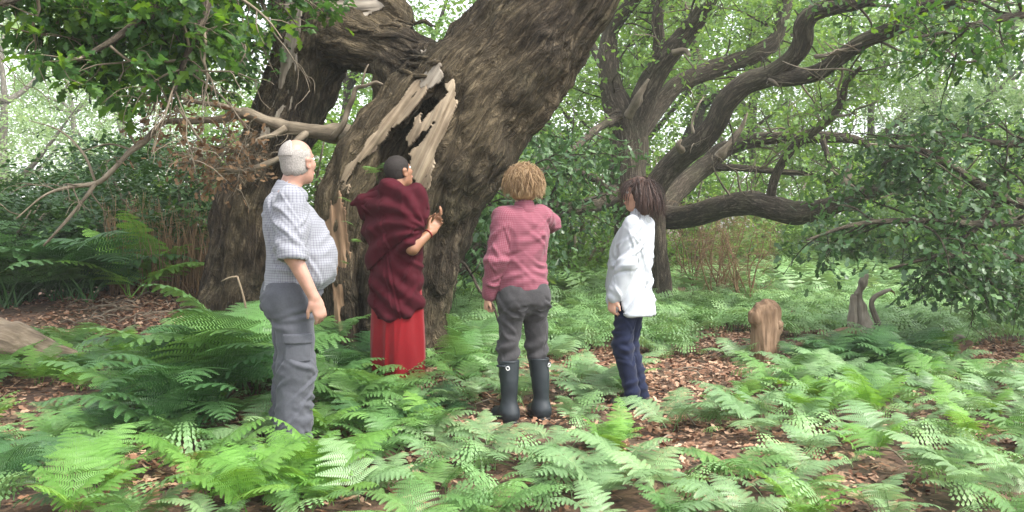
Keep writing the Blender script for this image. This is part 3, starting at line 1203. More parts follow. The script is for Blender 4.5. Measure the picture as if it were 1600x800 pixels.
oak_bough([[(470, 60, 8.7, .05), (425, 62, 8.5, .04), (370, 52, 8.2, .03), (330, 70, 8.0, .02), (270, 92, 7.8, .012), (235, 110, 7.7, .006)],
           [(370, 52, 8.2, .03), (330, 30, 7.6, .02), (290, 22, 7.2, .01)],
           [(440, 70, 8.6, .03), (380, 72, 8.4, .02), (320, 88, 8.3, .012), (285, 110, 8.2, .006)]],
          12, 0.6, 3, 0.10, 0, 2, 0.2, 102, keep=lambda x, y: y < 150 + 0.15 * (x - 250) and x < 440, low=True)
# crown above the frame: it shades the ground round the trunk
oak_bough([[(430, -300, 8.4, .28), (330, -520, 8.0, .2), (200, -700, 7.4, .12), (60, -800, 6.8, .05)],
           [(430, -300, 8.4, .2), (500, -600, 9.0, .14), (560, -850, 9.4, .06)],
           [(330, -520, 8.0, .14), (100, -560, 8.6, .1), (-150, -560, 9.2, .05)],
           [(1060, -260, 7.2, .24), (1180, -420, 7.4, .18), (1230, -620, 7.8, .12), (1150, -800, 8.2, .06)],
           [(945, -110, 7.3, .2), (900, -380, 7.6, .14), (820, -600, 8.0, .08), (720, -800, 8.2, .05)]],
          13, 1.3, 3, 0.17, 0, 2, 0.1, 103, bias=(0, 0, 0.15), keep=lambda x, y: y < -40, low=True, kids=6)

# ------------------------------------------------------------------ the spreading oak behind the two women
def tree_empty(name, label, cat, base, group=None):
    return thing(name, label, cat, base, 0.0, group)


def rel(o, root):
    o.location = tuple(-np.array(root.location))
    return o


SP = tree_empty('spreading_oak', 'many-limbed oak with long snaking branches behind the person in white', 'tree', (*P(1000, 470, 14.0)[:2], 0.0))
LIMBS = [
    ('trunk', [(1010, 510, 14, .42), (1002, 420, 14, .33), (988, 330, 14, .32), (981, 280, 14, .31), (982, 235, 14, .32), (975, 190, 14, .30), (958, 145, 14, .20), (951, 100, 14, .17), (954, 50, 14, .14), (985, 5, 13.8, .12), (1030, -60, 13.5, .09)]),
    ('limb', [(983, 235, 14, .24), (1000, 175, 13.9, .22), (1022, 120, 13.6, .19), (1045, 85, 13.4, .17), (1075, 50, 13.2, .15), (1100, 15, 13, .13), (1125, -40, 12.8, .10)]),
    ('limb', [(1028, 110, 13.7, .12), (1030, 60, 13.6, .10), (1028, 25, 13.5, .09), (1045, -30, 13.4, .07)]),
    ('limb', [(990, 215, 14.1, .20), (1040, 150, 14.3, .16), (1080, 122, 14.4, .15), (1130, 102, 14.4, .15), (1180, 85, 14.3, .14), (1210, 62, 14.2, .12), (1225, 20, 14.2, .10), (1240, -40, 14.2, .08)]),
    ('limb', [(1036, 520, 13.6, .20), (1032, 440, 13.6, .17), (1024, 370, 13.5, .17), (1020, 318, 13.4, .18), (1030, 285, 13.3, .19), (1060, 250, 13.1, .19), (1098, 218, 12.8, .18), (1120, 190, 12.6, .17), (1135, 160, 12.4, .165),
              (1165, 132, 12.2, .16), (1205, 115, 12.0, .15), (1238, 92, 11.8, .14), (1254, 65, 11.6, .13), (1256, 38, 11.5, .125), (1272, 18, 11.4, .12), (1310, 8, 11.2, .11), (1350, 0, 11, .10), (1420, -40, 10.8, .08)]),
    ('limb', [(1205, 122, 12.0, .12), (1240, 122, 11.8, .115), (1280, 112, 11.5, .11), (1312, 90, 11.2, .105), (1345, 66, 11, .10), (1385, 50, 10.8, .10), (1412, 38, 10.6, .095), (1440, 12, 10.4, .085), (1490, 0, 10.2, .06), (1560, -30, 10, .04)]),
    ('limb', [(1030, 330, 14.5, .22), (1070, 285, 14.8, .19), (1105, 258, 15, .17), (1125, 238, 15, .16), (1150, 228, 15, .13), (1190, 217, 14.8, .12), (1240, 215, 14.5, .11), (1290, 214, 14.2, .10), (1340, 219, 13.8, .07), (1372, 240, 13.4, .04)]),
    ('limb', [(1030, 340, 14, .2), (1075, 338, 13.5, .19), (1120, 325, 13, .19), (1165, 318, 12.6, .18), (1200, 322, 12.2, .17), (1240, 332, 11.8, .16), (1275, 330, 11.5, .14), (1310, 318, 11.2, .12), (1360, 300, 10.8, .09), (1420, 290, 10.4, .06), (1480, 300, 10, .03)]),
    ('limb', [(1204, 318, 12.2, .08), (1208, 290, 12.1, .07), (1220, 258, 12, .065), (1245, 225, 11.8, .06), (1285, 195, 11.6, .055), (1312, 165, 11.4, .05), (1322, 130, 11.2, .04), (1345, 105, 11, .025)]),
    ('limb', [(1112, 262, 15, .07), (1150, 262, 14.8, .06), (1185, 265, 14.6, .055), (1240, 270, 14.4, .05), (1275, 272, 14.2, .04), (1298, 287, 14, .03)]),
    ('limb', [(1285, 218, 14, .05), (1292, 240, 13.9, .045), (1300, 262, 13.8, .035), (1312, 278, 13.7, .02)]),
    ('limb', [(965, 300, 14, .15), (925, 320, 13.2, .13), (885, 327, 12.6, .11), (850, 322, 12, .09), (800, 345, 11.4, .08), (760, 372, 11, .07), (735, 400, 10.8, .06)]),
    ('limb', [(885, 327, 12.6, .08), (850, 345, 12, .07), (790, 370, 11.2, .07), (750, 395, 10.6, .07), (720, 425, 10.2, .05)]),
    ('limb', [(960, 150, 14, .10), (935, 90, 14.5, .07), (905, 30, 15, .05), (890, -30, 15.2, .04)]),
    ('limb', [(975, 180, 14, .09), (935, 200, 13, .06), (895, 235, 12.2, .045), (850, 270, 11.5, .03), (800, 290, 10.8, .02)]),
    ('limb', [(955, 300, 13.8, .07), (920, 275, 12.8, .055), (870, 262, 11.6, .04), (820, 275, 10.6, .03), (770, 300, 10, .02)]),
]
LP = []
for k, (nm, rows) in enumerate(LIMBS):
    p_, r_ = px_path(rows)
    mb = MB()
    LP.append(tube(mb, p_, r_, 14 if r_.max() > .12 else 9, 0.20, 60 + k, 0.07, rs=2.2))
    rel(obj(nm, mb.mesh(nm, M['oak_bark_far']), SP), SP)
rt = np.random.default_rng(22)
# pale broken stubs and torn ends
for k, rows in enumerate([[(985, 178, 13.6, .10), (998, 150, 13.3, .09), (1012, 122, 13.2, .02)], [(1052, 85, 13.1, .06), (1066, 82, 13, .055), (1078, 84, 12.9, .03)],
                          [(1068, 235, 12.8, .07), (1062, 226, 12.6, .06), (1066, 222, 12.6, .02)], [(1200, 122, 11.7, .03), (1206, 132, 11.6, .03), (1212, 140, 11.6, .012)],
                          [(1120, 245, 14.7, .10), (1135, 230, 14.6, .08), (1158, 205, 14.6, .05), (1165, 180, 14.6, .02)], [(1270, 90, 11.2, .04), (1290, 88, 11, .035), (1320, 80, 10.9, .025), (1350, 72, 10.8, .01)],
                          [(1086, 210, 12.7, .03), (1082, 190, 12.7, .025), (1092, 165, 12.6, .02), (1096, 155, 12.6, .01)], [(1318, 290, 11, .06), (1328, 270, 11, .055), (1330, 255, 11, .03)],
                          [(1540, 85, 9.5, .02), (1500, 90, 9.6, .018), (1470, 75, 9.8, .015), (1445, 60, 10, .02)], [(1540, 85, 9.5, .014), (1548, 105, 9.5, .012), (1545, 120, 9.5, .008)]]):
    mb = MB()
    q_, r_ = px_path(rows)
    tube(mb, q_ + rt.normal(0, .02, q_.shape), r_ * .8, 10, 0.55, 90 + k, 0.03, 6.0)
    rel(obj('broken_stub', mb.mesh('broken_stub', M['twig']), SP), SP)
# bare twigs tangled among the limbs
o2 = {'tubes': [], 'tips': [], 'kids': 3}
for i in (1, 3, 4, 5, 6, 7, 8, 9):
    sprout(LP[i][0], LP[i][1], rt, 9, 0.9, 2, o2, -0.05, 0.9, s0=0.3, curve=0.5)
rel(obj('twigs', tubes_mesh('sp_twigs', o2['tubes'], M['twig'], 4, 0.12), SP, kind='stuff'), SP)


def crown_along(paths, n, length, per, size, mat, root, seed, levels=2, keep=None, droop=0.2, bias=(0, 0, 0), low=True, kids=5, s0=0.3, jitter=0.06, frac=1.0):
    rr = np.random.default_rng(seed)
    o3 = {'tubes': [], 'tips': [], 'kids': kids}
    for (pp, rr_) in paths:
        sprout(pp, rr_, rr, n, length, levels, o3, droop, 0.85, bias, s0)
    tips = [t for t in o3['tips'] if keep is None or keep(*pix(t[0]))]
    rel(obj('branches', tubes_mesh('branches', o3['tubes'], M['oak_bark_far'], 3, 0.2), root, kind='stuff'), root)
    pos, R, sc, tint = leaves_at(tips, rr, per, size, jitter)
    return rel(obj('crown', leaf_mesh('crown', oak_leaf_low() if low else oak_leaf(), pos, R, sc, tint, M[mat]), root, kind='stuff'), root)


# leafy lower boughs between the trunks
crown_along([LP[11], LP[14], LP[15], LP[12]], 13, 0.95, 3, 0.12, 'oak_leaf_blue', SP, 201, keep=lambda x, y: (705 < x < 1075) and 205 < y < 432, kids=6, jitter=0.09)
# thin sprays up among the limbs
crown_along([LP[0], LP[1], LP[2], LP[3], LP[13]], 13, 1.1, 2, 0.11, 'mid_leaf', SP, 202, keep=lambda x, y: y < 120 or (x < 960 and y < 260), s0=0.4, bias=(0, 0.5, 0.1), jitter=0.1)
crown_along([LP[4], LP[5]], 14, 0.9, 2, 0.11, 'oak_leaf', SP, 203, keep=lambda x, y: x > 1290 and y < 130 or y < 25, s0=0.55, droop=0.1, jitter=0.09)
crown_along([LP[8], LP[6], LP[9], LP[10], LP[3]], 12, 0.7, 2, 0.11, 'mid_leaf', SP, 204, keep=lambda x, y: 1150 < x, s0=0.4, jitter=0.09)

# ------------------------------------------------------------------ the drooping oak at the right
RO_ = tree_empty('drooping_oak', 'dark leafy oak whose low boughs droop over the broken stumps', 'tree', (*P(1900, 500, 9.5)[:2], 0.0))
ROWS = [('trunk', [(1905, 560, 9.5, .5), (1890, 420, 9.5, .38), (1870, 250, 9.5, .33), (1850, 60, 9.5, .28), (1800, -200, 9.4, .2)]),
        ('limb', [(1875, 300, 9.5, .16), (1760, 330, 9.3, .10), (1650, 330, 9.0, .06), (1560, 305, 8.7, .05), (1490, 262, 8.4, .04), (1440, 235, 8.2, .03), (1390, 228, 8, .016)]),
        ('limb', [(1700, 335, 9.1, .06), (1600, 345, 8.7, .05), (1520, 350, 8.4, .04), (1430, 345, 8.1, .03), (1340, 350, 7.9, .02), (1260, 375, 7.8, .01)]),
        ('limb', [(1880, 360, 9.5, .12), (1760, 400, 9, .06), (1650, 410, 8.6, .045), (1560, 400, 8.3, .035), (1470, 400, 8.1, .025), (1390, 420, 8, .012)]),
        ('limb', [(1860, 200, 9.5, .14), (1760, 200, 9.3, .09), (1660, 215, 9, .06), (1570, 225, 8.8, .04), (1480, 210, 8.6, .03), (1400, 215, 8.4, .015)]),
        ('limb', [(1850, 100, 9.5, .14), (1740, 40, 9, .08), (1640, 20, 8.5, .05), (1560, 30, 8.2, .035), (1480, 50, 8, .02), (1420, 60, 7.9, .01)]),
        ('limb', [(1560, 305, 8.7, .03), (1530, 350, 8.5, .03), (1500, 390, 8.3, .028), (1525, 430, 8.2, .03), (1540, 445, 8.2, .028)])]
RP = []
for k, (nm, rows) in enumerate(ROWS):
    mb = MB()
    RP.append(tube(mb, *px_path(rows), 12 if k == 0 else 8, 0.18, 130 + k, 0.08))
    rel(obj(nm, mb.mesh('do_' + nm, M['oak_bark_far']), RO_), RO_)


def keep_r(x, y):
    top = np.interp(x, [1200, 1260, 1330, 1450, 1600, 1700], [395, 300, 235, 185, 165, 160])
    bot = np.interp(x, [1200, 1260, 1300, 1390, 1440, 1500, 1620], [408, 440, 448, 470, 455, 462, 500])
    return top < y < bot


crown_along([RP[1], RP[2], RP[3], RP[4], RP[6]], 17, 0.8, 3, 0.10, 'oak_leaf_blue', RO_, 301, keep=keep_r, kids=6, droop=0.25, jitter=0.08, s0=0.25)
crown_along([RP[5]], 26, 0.75, 3, 0.10, 'oak_leaf', RO_, 302, keep=lambda x, y: y < 120 - 0.0 * x and x > 1390, kids=5, droop=0.1, jitter=0.08, s0=0.3)

# ------------------------------------------------------------------ far trees (several kinds, copies share meshes)
def far_tree_meshes(kind, seed):
    r = np.random.default_rng(seed)
    H = {'birch': 13, 'oak': 11, 'bush': 3.2, 'slim': 12}[kind]
    W = {'birch': 2.6, 'oak': 4.6, 'bush': 1.9, 'slim': 2.0}[kind]
    lo = {'birch': 0.18, 'oak': 0.16, 'bush': 0.02, 'slim': 0.25}[kind]
    mb = MB()
    if kind != 'bush':
        x = np.cumsum(r.normal(0, 0.35, (7, 2)), 0) * np.array([1, 1])
        x -= x[0]
        pts = np.column_stack([x, np.linspace(-0.3, H * 0.92, 7)])
        r0 = {'birch': .16, 'oak': .32, 'slim': .13}[kind]
        tube(mb, pts, np.linspace(r0, 0.04, 7), 8, 0.15, seed, 0.5)
        for k in range(9):
            i = r.integers(1, 6)
            a = r.uniform(0, 6.28)
            d = np.array([math.cos(a), math.sin(a), r.uniform(0.2, 0.9)])
            L = W * r.uniform(0.5, 1.0)
            q = [pts[i] + d * L * t + np.array([0, 0, 0.25 * L * t * t]) + r.normal(0, 0.06, 3) * (t > 0) for t in (0, .3, .6, 1)]
            tube(mb, q, [r0 * .5, r0 * .35, r0 * .22, .02], 6, 0.1, k, 0.4)
    else:
        for k in range(9):
            a = r.uniform(0, 6.28)
            q = [np.array([math.cos(a), math.sin(a), 0]) * W * 0.7 * t + np.array([0, 0, H * 0.8 * t - 0.1]) + r.normal(0, .05, 3) for t in (0, .4, .7, 1)]
            tube(mb, q, [.05, .04, .03, .01], 5, 0.1, k, 0.3)
    nc = {'birch': 40, 'oak': 50, 'bush': 46, 'slim': 40}[kind]
    per = {'birch': 75, 'oak': 80, 'bush': 60, 'slim': 70}[kind]
    u = r.normal(0, 1, (nc, 3))
    u /= np.linalg.norm(u, axis=1)[:, None]
    rad = r.uniform(0.35, 1.0, nc) ** 0.6
    cen = u * rad[:, None] * np.array([W, W, H * (1 - lo) * 0.5]) + np.array([0, 0, H * (lo + 1) * 0.5])
    cs = r.uniform(0.35, 0.85, nc) * (W / 4.2 + 0.25)
    idx = np.repeat(np.arange(nc), per)
    pos = cen[idx] + r.normal(0, 1, (len(idx), 3)) * cs[idx][:, None] * np.array([1, 1, 0.55])
    if kind == 'birch':
        pos[:, 2] -= np.abs(r.normal(0, 0.6, len(pos)))
    pos = pos[pos[:, 2] > (0.15 if kind == 'bush' else 1.0)]
    n = len(pos)
    R = rand_rot(n, r, 0.8)
    sc = {'birch': .17, 'oak': .20, 'bush': .13, 'slim': .17}[kind] * r.uniform(0.6, 1.3, n)
    ct = r.uniform(0, 1, nc)
    tint = np.clip(0.6 * ct[np.minimum(np.searchsorted(np.arange(nc) * per, np.arange(n)), nc - 1)] + 0.4 * r.uniform(0, 1, n), 0, 1)
    V, Q, t = scatter(tuft(), pos, R, sc, tint)
    return mb, (V, Q, t)


FAR = {}
for kind, bm, lm, lab in [('birch', 'pale_bark', 'pale_leaf', None), ('oak', 'oak_bark_far', 'mid_leaf', None), ('slim', 'pale_bark', 'pale_leaf', None), ('bush', 'twig', 'mid_leaf', None), ('bush_dark', 'twig', 'dark_leaf', None), ('oak_pale', 'pale_bark', 'pale_leaf', None)]:
    for v in range(2):
        mb, (V, Q, t) = far_tree_meshes(kind.split('_')[0], 400 + v * 31 + len(kind) * 7 + (5 if 'pale' in kind else 0))
        FAR[(kind, v)] = (mb.mesh('far_trunk', M[bm]), mesh_np('far_crown', V, [Q], M[lm], {'tint': t}, smooth=False))


def far_tree(kind, v, px, Y, scale, name, label, cat, group, rz=None, zs=1.0, dz=0.0):
    x = (px - 800) / F * Y
    z = float(gz(np.array([x]), np.array([Y]))[0]) + dz
    o = thing(name, label, cat, (x, Y, z), rt.uniform(0, 6.28) if rz is None else rz, group)
    tm, cm = FAR[(kind, v)]
    a = obj('trunk' if 'bush' not in kind else 'stems', tm, o)
    b = obj('crown', cm, o)
    o.scale = (scale, scale, scale * zs)
    return o


LB = ['pale leafy birch beyond the dark bank of shrubs', 'pale leafy birch beyond the drooping oak']
for i, (px, Y, s) in enumerate([(-40, 30, .9), (110, 36, 1.0), (235, 30, .6), (1440, 32, .95), (1520, 27, .9), (1600, 34, 1.0), (1370, 40, 1.0), (1235, 42, 1.0), (1660, 24, .9), (1480, 44, 1.1)]):
    far_tree('birch', i % 2, px, Y, s, 'birch_tree', LB[px > 700], 'tree', 'birches beyond the ' + ('drooping oak' if px > 700 else 'shrubs'))
for i, (px, Y, s) in enumerate([(0, 25, .75), (330, 46, .9), (150, 50, 1.1)]):
    far_tree('oak_pale', i % 2, px, Y, s, 'pale_tree', 'tall tree with backlight-paled leaves standing beyond the dark bracken bank', 'tree', 'pale trees beyond the bracken bank')
for i, (px, Y, s) in enumerate([(560, 24, .75), (850, 22, .85), (940, 27, 1.0), (1080, 24, .95), (1200, 30, 1.0), (1010, 38, 1.2), (1330, 34, .9), (660, 40, 1.0), (430, 34, .7)]):
    far_tree('oak', i % 2, px, Y, s, 'woodland_oak', ['green oak seen through the window in the hollow oak', 'green oak rising behind the fair-haired person', 'green oak right behind the main fork of the spreading oak', 'green oak between the spreading oak trunk and its snaking limb', 'distant green oak behind the snaking limb', 'tall distant oak above the dark-haired person', 'distant oak behind the drooping oak boughs', 'distant oak in the V of the leaning trunk and the arch', 'distant oak behind the left trunk of the hollow oak'][i], 'tree', 'oaks in the wood behind')
for i, (px, Y, s) in enumerate([(600, 13, 1.0), (480, 12.5, .9), (720, 17, 1.1), (800, 19, 1.1), (900, 18, 1.0), (1080, 20, 1.0), (1180, 24, 1.0), (1300, 27, 1.1), (1400, 26, 1.1), (1490, 22, 1.1), (1580, 20, 1.2), (1650, 16, 1.0)]):
    far_tree('bush', i % 2, px, Y, s, 'leafy_bush', ['green bush behind the robed person', 'green bush behind the balding head', 'green bush behind the base of the leaning trunk', 'green bush behind the pink shirt', 'green bush between the pink and white shirts', 'green bush behind the dead brambles', 'far green bush beyond the low limb', 'far green bush beyond the upright log', 'far green bush beyond the forked stump', 'green bush beyond the broken log', 'green bush beyond the dark rotten branch', 'green bush beside the drooping oak trunk'][i], 'bush', 'bushes at the back of the fern field')
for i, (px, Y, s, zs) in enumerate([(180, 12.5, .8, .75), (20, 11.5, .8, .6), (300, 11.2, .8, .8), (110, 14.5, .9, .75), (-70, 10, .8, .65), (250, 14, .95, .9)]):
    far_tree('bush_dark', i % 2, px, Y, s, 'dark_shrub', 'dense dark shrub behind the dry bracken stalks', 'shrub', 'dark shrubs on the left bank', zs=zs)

# brown dead brambles under the low limb
for i, (px, Y, sc_) in enumerate([(1120, 14.5, 1.0), (1165, 13.5, .8), (1085, 16, 1.0)]):
    x = (px - 800) / F * Y
    o = thing('dead_bramble', ['brown leafless bramble under the low horizontal limb', 'small brown leafless bramble beside the fern field', 'brown twiggy bramble behind the oak trunk'][i], 'bramble', (x, Y, gz1(x, Y)))
    ob = {'tubes': [], 'tips': [], 'kids': 6}
    rb = np.random.default_rng(500 + i)
    for k in range(9):
        a = rb.uniform(0, 6.28)
        mb = MB()
        q = np.array([np.array([math.cos(a), math.sin(a), 0]) * .5 * t * sc_ + np.array([0, 0, 1.7 * sc_ * t - .05]) + rb.normal(0, .05, 3) for t in np.linspace(0, 1, 5)])
        r_ = np.linspace(.014, .004, 5)
        tube(mb, q, r_, 5, .1, k, .1)
        obj('stem', mb.mesh('bramble_stem', M['dry_stalk']), o)
        sprout(q, r_, rb, 9, .55, 2, ob, .25, .8)
    obj('twigs', tubes_mesh('bramble_twigs', ob['tubes'], M['dry_stalk'], 3, .12), o, kind='stuff')
# thin dark stick hanging beside the pink shirt
st_ = thing('curved_stick', 'thin dark curved stick arching from the leaves beside the pink shirt', 'stick', P(765, 470, 7.8))
mb = MB()
tube(mb, *px_path([(700, 405, 8.2, .012), (720, 408, 8.1, .013), (736, 428, 8, .014), (750, 455, 7.9, .014), (768, 472, 7.8, .012), (780, 505, 7.8, .010)]), 7, .2, 3, .05)
rel(obj('stem', mb.mesh('curved_stick', M['oak_bark_far']), st_), st_)
mb = MB()
tube(mb, *px_path([(736, 428, 8, .009), (745, 420, 7.9, .007), (752, 405, 7.9, .003)]), 5, .2, 4, .05)
rel(obj('side_twig', mb.mesh('curved_stick_twig', M['oak_bark_far']), st_), st_)

# ------------------------------------------------------------------ dead wood on the ground
def log_mesh(name, rows, mat, sides=18, rough=0.3, seed=0, world=True, step=0.03):
    mb = MB()
    if world:
        p_, r_ = np.array([r[:3] for r in rows]), np.array([r[3] for r in rows])
    else:
        p_, r_ = px_path(rows)
    tube(mb, p_, r_, sides, rough, seed, step)
    return mb.mesh(name, M[mat])


def sdf_wood(name, prims, h, mat, axis_a, axis_b, seed, amp=0.02):
    V, Q = sdf_mesh(prims, h)
    a, b = np.asarray(axis_a), np.asarray(axis_b)
    T = unit(b - a)
    e1 = unit(np.cross(T, [0.3, 1, 0.2]))
    e2 = np.cross(T, e1)
    G = np.stack([(V - a) @ e1, (V - a) @ e2, (V - a) @ T], 1) + seed
    me = mesh_np(name, V, [Q], M[mat], {'grain': G})
    displace(me, V.astype(f32), amp * (ridge(fbm(G * np.array([18, 18, 2.5]), 3, seed)) - 0.6) + amp * (fbm(V * 9, 2, seed + 3) - 0.5))
    return me


# upright chunk of log
b0 = ghit(1195, 566)
Yb = b0[1]
u = Yb / F
a = P(1197, 560, Yb)
pr = [cone(P(1194, 590, Yb), P(1195, 540, Yb), 19 * u, 20 * u, .01), cone(P(1195, 540, Yb), P(1197, 490, Yb), 20 * u, 22 * u, .02),
      ell(P(1215, 512, Yb - .02), (6 * u, 6 * u, 9 * u), .02), ell(P(1180, 495, Yb - .06), (10 * u, 10 * u, 14 * u), .03)]
# slanting, broken top with a split
pr.append(clip(lambda X, Y, Z: (Z - P(0, 470, Yb)[2]) + 0.55 * np.abs(X - P(1202, 0, Yb)[0]) + 0.5 * (Yb - Y) - 0.03 + 0 * Y))
pr.append(cone(P(1209, 466, Yb - .1), P(1204, 482, Yb), .010, .008, .02, 'sub'))
st = thing('upright_log', 'short reddish-brown log standing on end among the ferns', 'log', b0)
rel(obj('rotten_heartwood', sdf_wood('upright_log', pr, 0.009, 'rot_wood', P(1196, 580, Yb), P(1196, 470, Yb), 3, 0.035), st), st)
rel(obj('knot', log_mesh('knot', [(1212, 508, Yb - .05, .05), (1218, 506, Yb - .08, .045), (1222, 504, Yb - .1, .02)], 'rot_wood', 10, .3, 2, False), st), st)

# forked stump
b0 = ghit(1345, 545)
Yb = b0[1]
st = thing('forked_stump', 'split grey stump with a tall hooked prong among dark ferns', 'stump', b0)
u = Yb / F
pr = [cone(P(1333, 560, Yb), P(1331, 520, Yb), 9 * u, 7 * u, .02), cone(P(1331, 520, Yb), P(1333, 465, Yb), 7 * u, 5 * u, .02), cone(P(1333, 465, Yb), P(1332, 462, Yb), 5 * u, 3 * u, .01),
      cone(P(1352, 555, Yb + .05), P(1352, 515, Yb + .05), 16 * u, 13 * u, .05), cone(P(1352, 515, Yb + .05), P(1345, 480, Yb + .05), 13 * u, 7 * u, .04),
      cone(P(1345, 480, Yb + .05), P(1341, 460, Yb + .05), 7 * u, 5 * u, .03), cone(P(1341, 460, Yb + .05), P(1348, 442, Yb + .05), 5 * u, 5 * u, .03), cone(P(1348, 442, Yb + .05), P(1352, 430, Yb + .05), 5 * u, 4 * u, .03)]
rel(obj('wood', sdf_wood('forked_stump', pr, 0.009, 'grey_wood', P(1340, 560, Yb), P(1340, 430, Yb), 5, 0.02), st), st)
st2 = thing('hooked_branch', 'thin hooked dead branch standing beside the forked stump', 'branch', P(1380, 530, Yb + .2))
rel(obj('stem', log_mesh('hooked', [(1384, 540, Yb + .2, .035), (1372, 505, Yb + .2, .032), (1362, 478, Yb + .2, .03), (1366, 465, Yb + .2, .028), (1382, 456, Yb + .2, .025), (1392, 452, Yb + .2, .015)], 'grey_wood', 9, .2, 3, False), st2), st2)
rel(obj('snapped_end', log_mesh('hook_end', [(1390, 453, Yb + .2, .016), (1396, 456, Yb + .2, .010), (1399, 462, Yb + .2, .004)], 'rot_wood', 6, .3, 4, False), st2), st2)
# lying log beside it
b0 = ghit(1300, 552)
st = thing('lying_log', 'curved log lying half buried between upright log and forked stump', 'log', b0)
Yb = b0[1] + .3
rel(obj('wood', log_mesh('lying_log', [(1238, 545, Yb - .1, .03), (1262, 536, Yb - .1, .05), (1290, 535, Yb, .06), (1312, 528, Yb, .10), (1332, 530, Yb, .13), (1360, 542, Yb + .1, .12), (1400, 552, Yb + .2, .08)], 'rot_wood', 16, .25, 7, False), st), st)
# broken log at the right
b0 = ghit(1490, 556)
Yb = b0[1]
st = thing('broken_log', 'broken brown branch end poking from ferns beside bare leaf litter', 'log', b0)
rel(obj('wood', log_mesh('broken_a', [(1440, 562, Yb + .1, .06), (1470, 552, Yb, .08), (1492, 545, Yb, .07), (1512, 538, Yb, .045), (1519, 536, Yb, .02)], 'rot_wood', 14, .35, 9, False), st), st)
rel(obj('prong', log_mesh('broken_b', [(1462, 555, Yb + .1, .06), (1485, 530, Yb + .1, .05), (1500, 527, Yb + .1, .035), (1515, 534, Yb, .015)], 'grey_wood', 10, .3, 10, False), st), st)
rel(obj('prong', log_mesh('broken_c', [(1474, 555, Yb, .03), (1473, 530, Yb, .022), (1474, 512, Yb, .008)], 'grey_wood', 8, .3, 11, False), st), st)
# litter log lower right
b0 = ghit(1530, 590)
st = thing('rotten_branch', 'dark rotten branch half sunk in leaf litter', 'branch', b0)
Yb = b0[1]
rel(obj('wood', log_mesh('rotten', [(1500, 600, Yb, .05), (1525, 590, Yb, .06), (1560, 592, Yb + .1, .05), (1595, 600, Yb + .1, .03)], 'rot_wood', 12, .35, 12, False), st), st)
rel(obj('broken_stub', log_mesh('rotten_s', [(1520, 590, Yb, .04), (1514, 578, Yb, .035), (1516, 570, Yb, .012)], 'rot_wood', 9, .35, 13, False), st), st)
# big log at the left edge
b0 = ghit(50, 590)
Yb = b0[1] + .15
u = Yb / F
st = thing('fallen_log', 'weathered tan log lying on the leafy bank by bright fern tufts', 'log', b0)
pr = [cone(P(-140, 500, Yb + .1), P(20, 540, Yb), 36 * u, 33 * u, .05), cone(P(20, 540, Yb), P(80, 560, Yb), 31 * u, 22 * u, .05), cone(P(80, 560, Yb), P(112, 562, Yb), 20 * u, 7 * u, .04),
      cone(P(20, 520, Yb), P(116, 552, Yb - .05), 14 * u, 5 * u, .04), cone(P(-40, 575, Yb - .35), P(110, 590, Yb - .3), 14 * u, 12 * u, .05, 'sub'),
      cone(P(-100, 545, Yb - .26), P(118, 566, Yb - .2), 5 * u, 4 * u, .03, 'sub')]
rel(obj('bare_wood', sdf_wood('fallen_log', pr, 0.012, 'bare_wood', P(-140, 500, Yb), P(112, 562, Yb), 8, 0.03), st), st)
rel(obj('broken_stub', log_mesh('fl_s', [(24, 540, Yb - .02, .04), (30, 516, Yb - .02, .03), (36, 508, Yb - .02, .008)], 'rot_wood', 9, .35, 14, False), st), st)

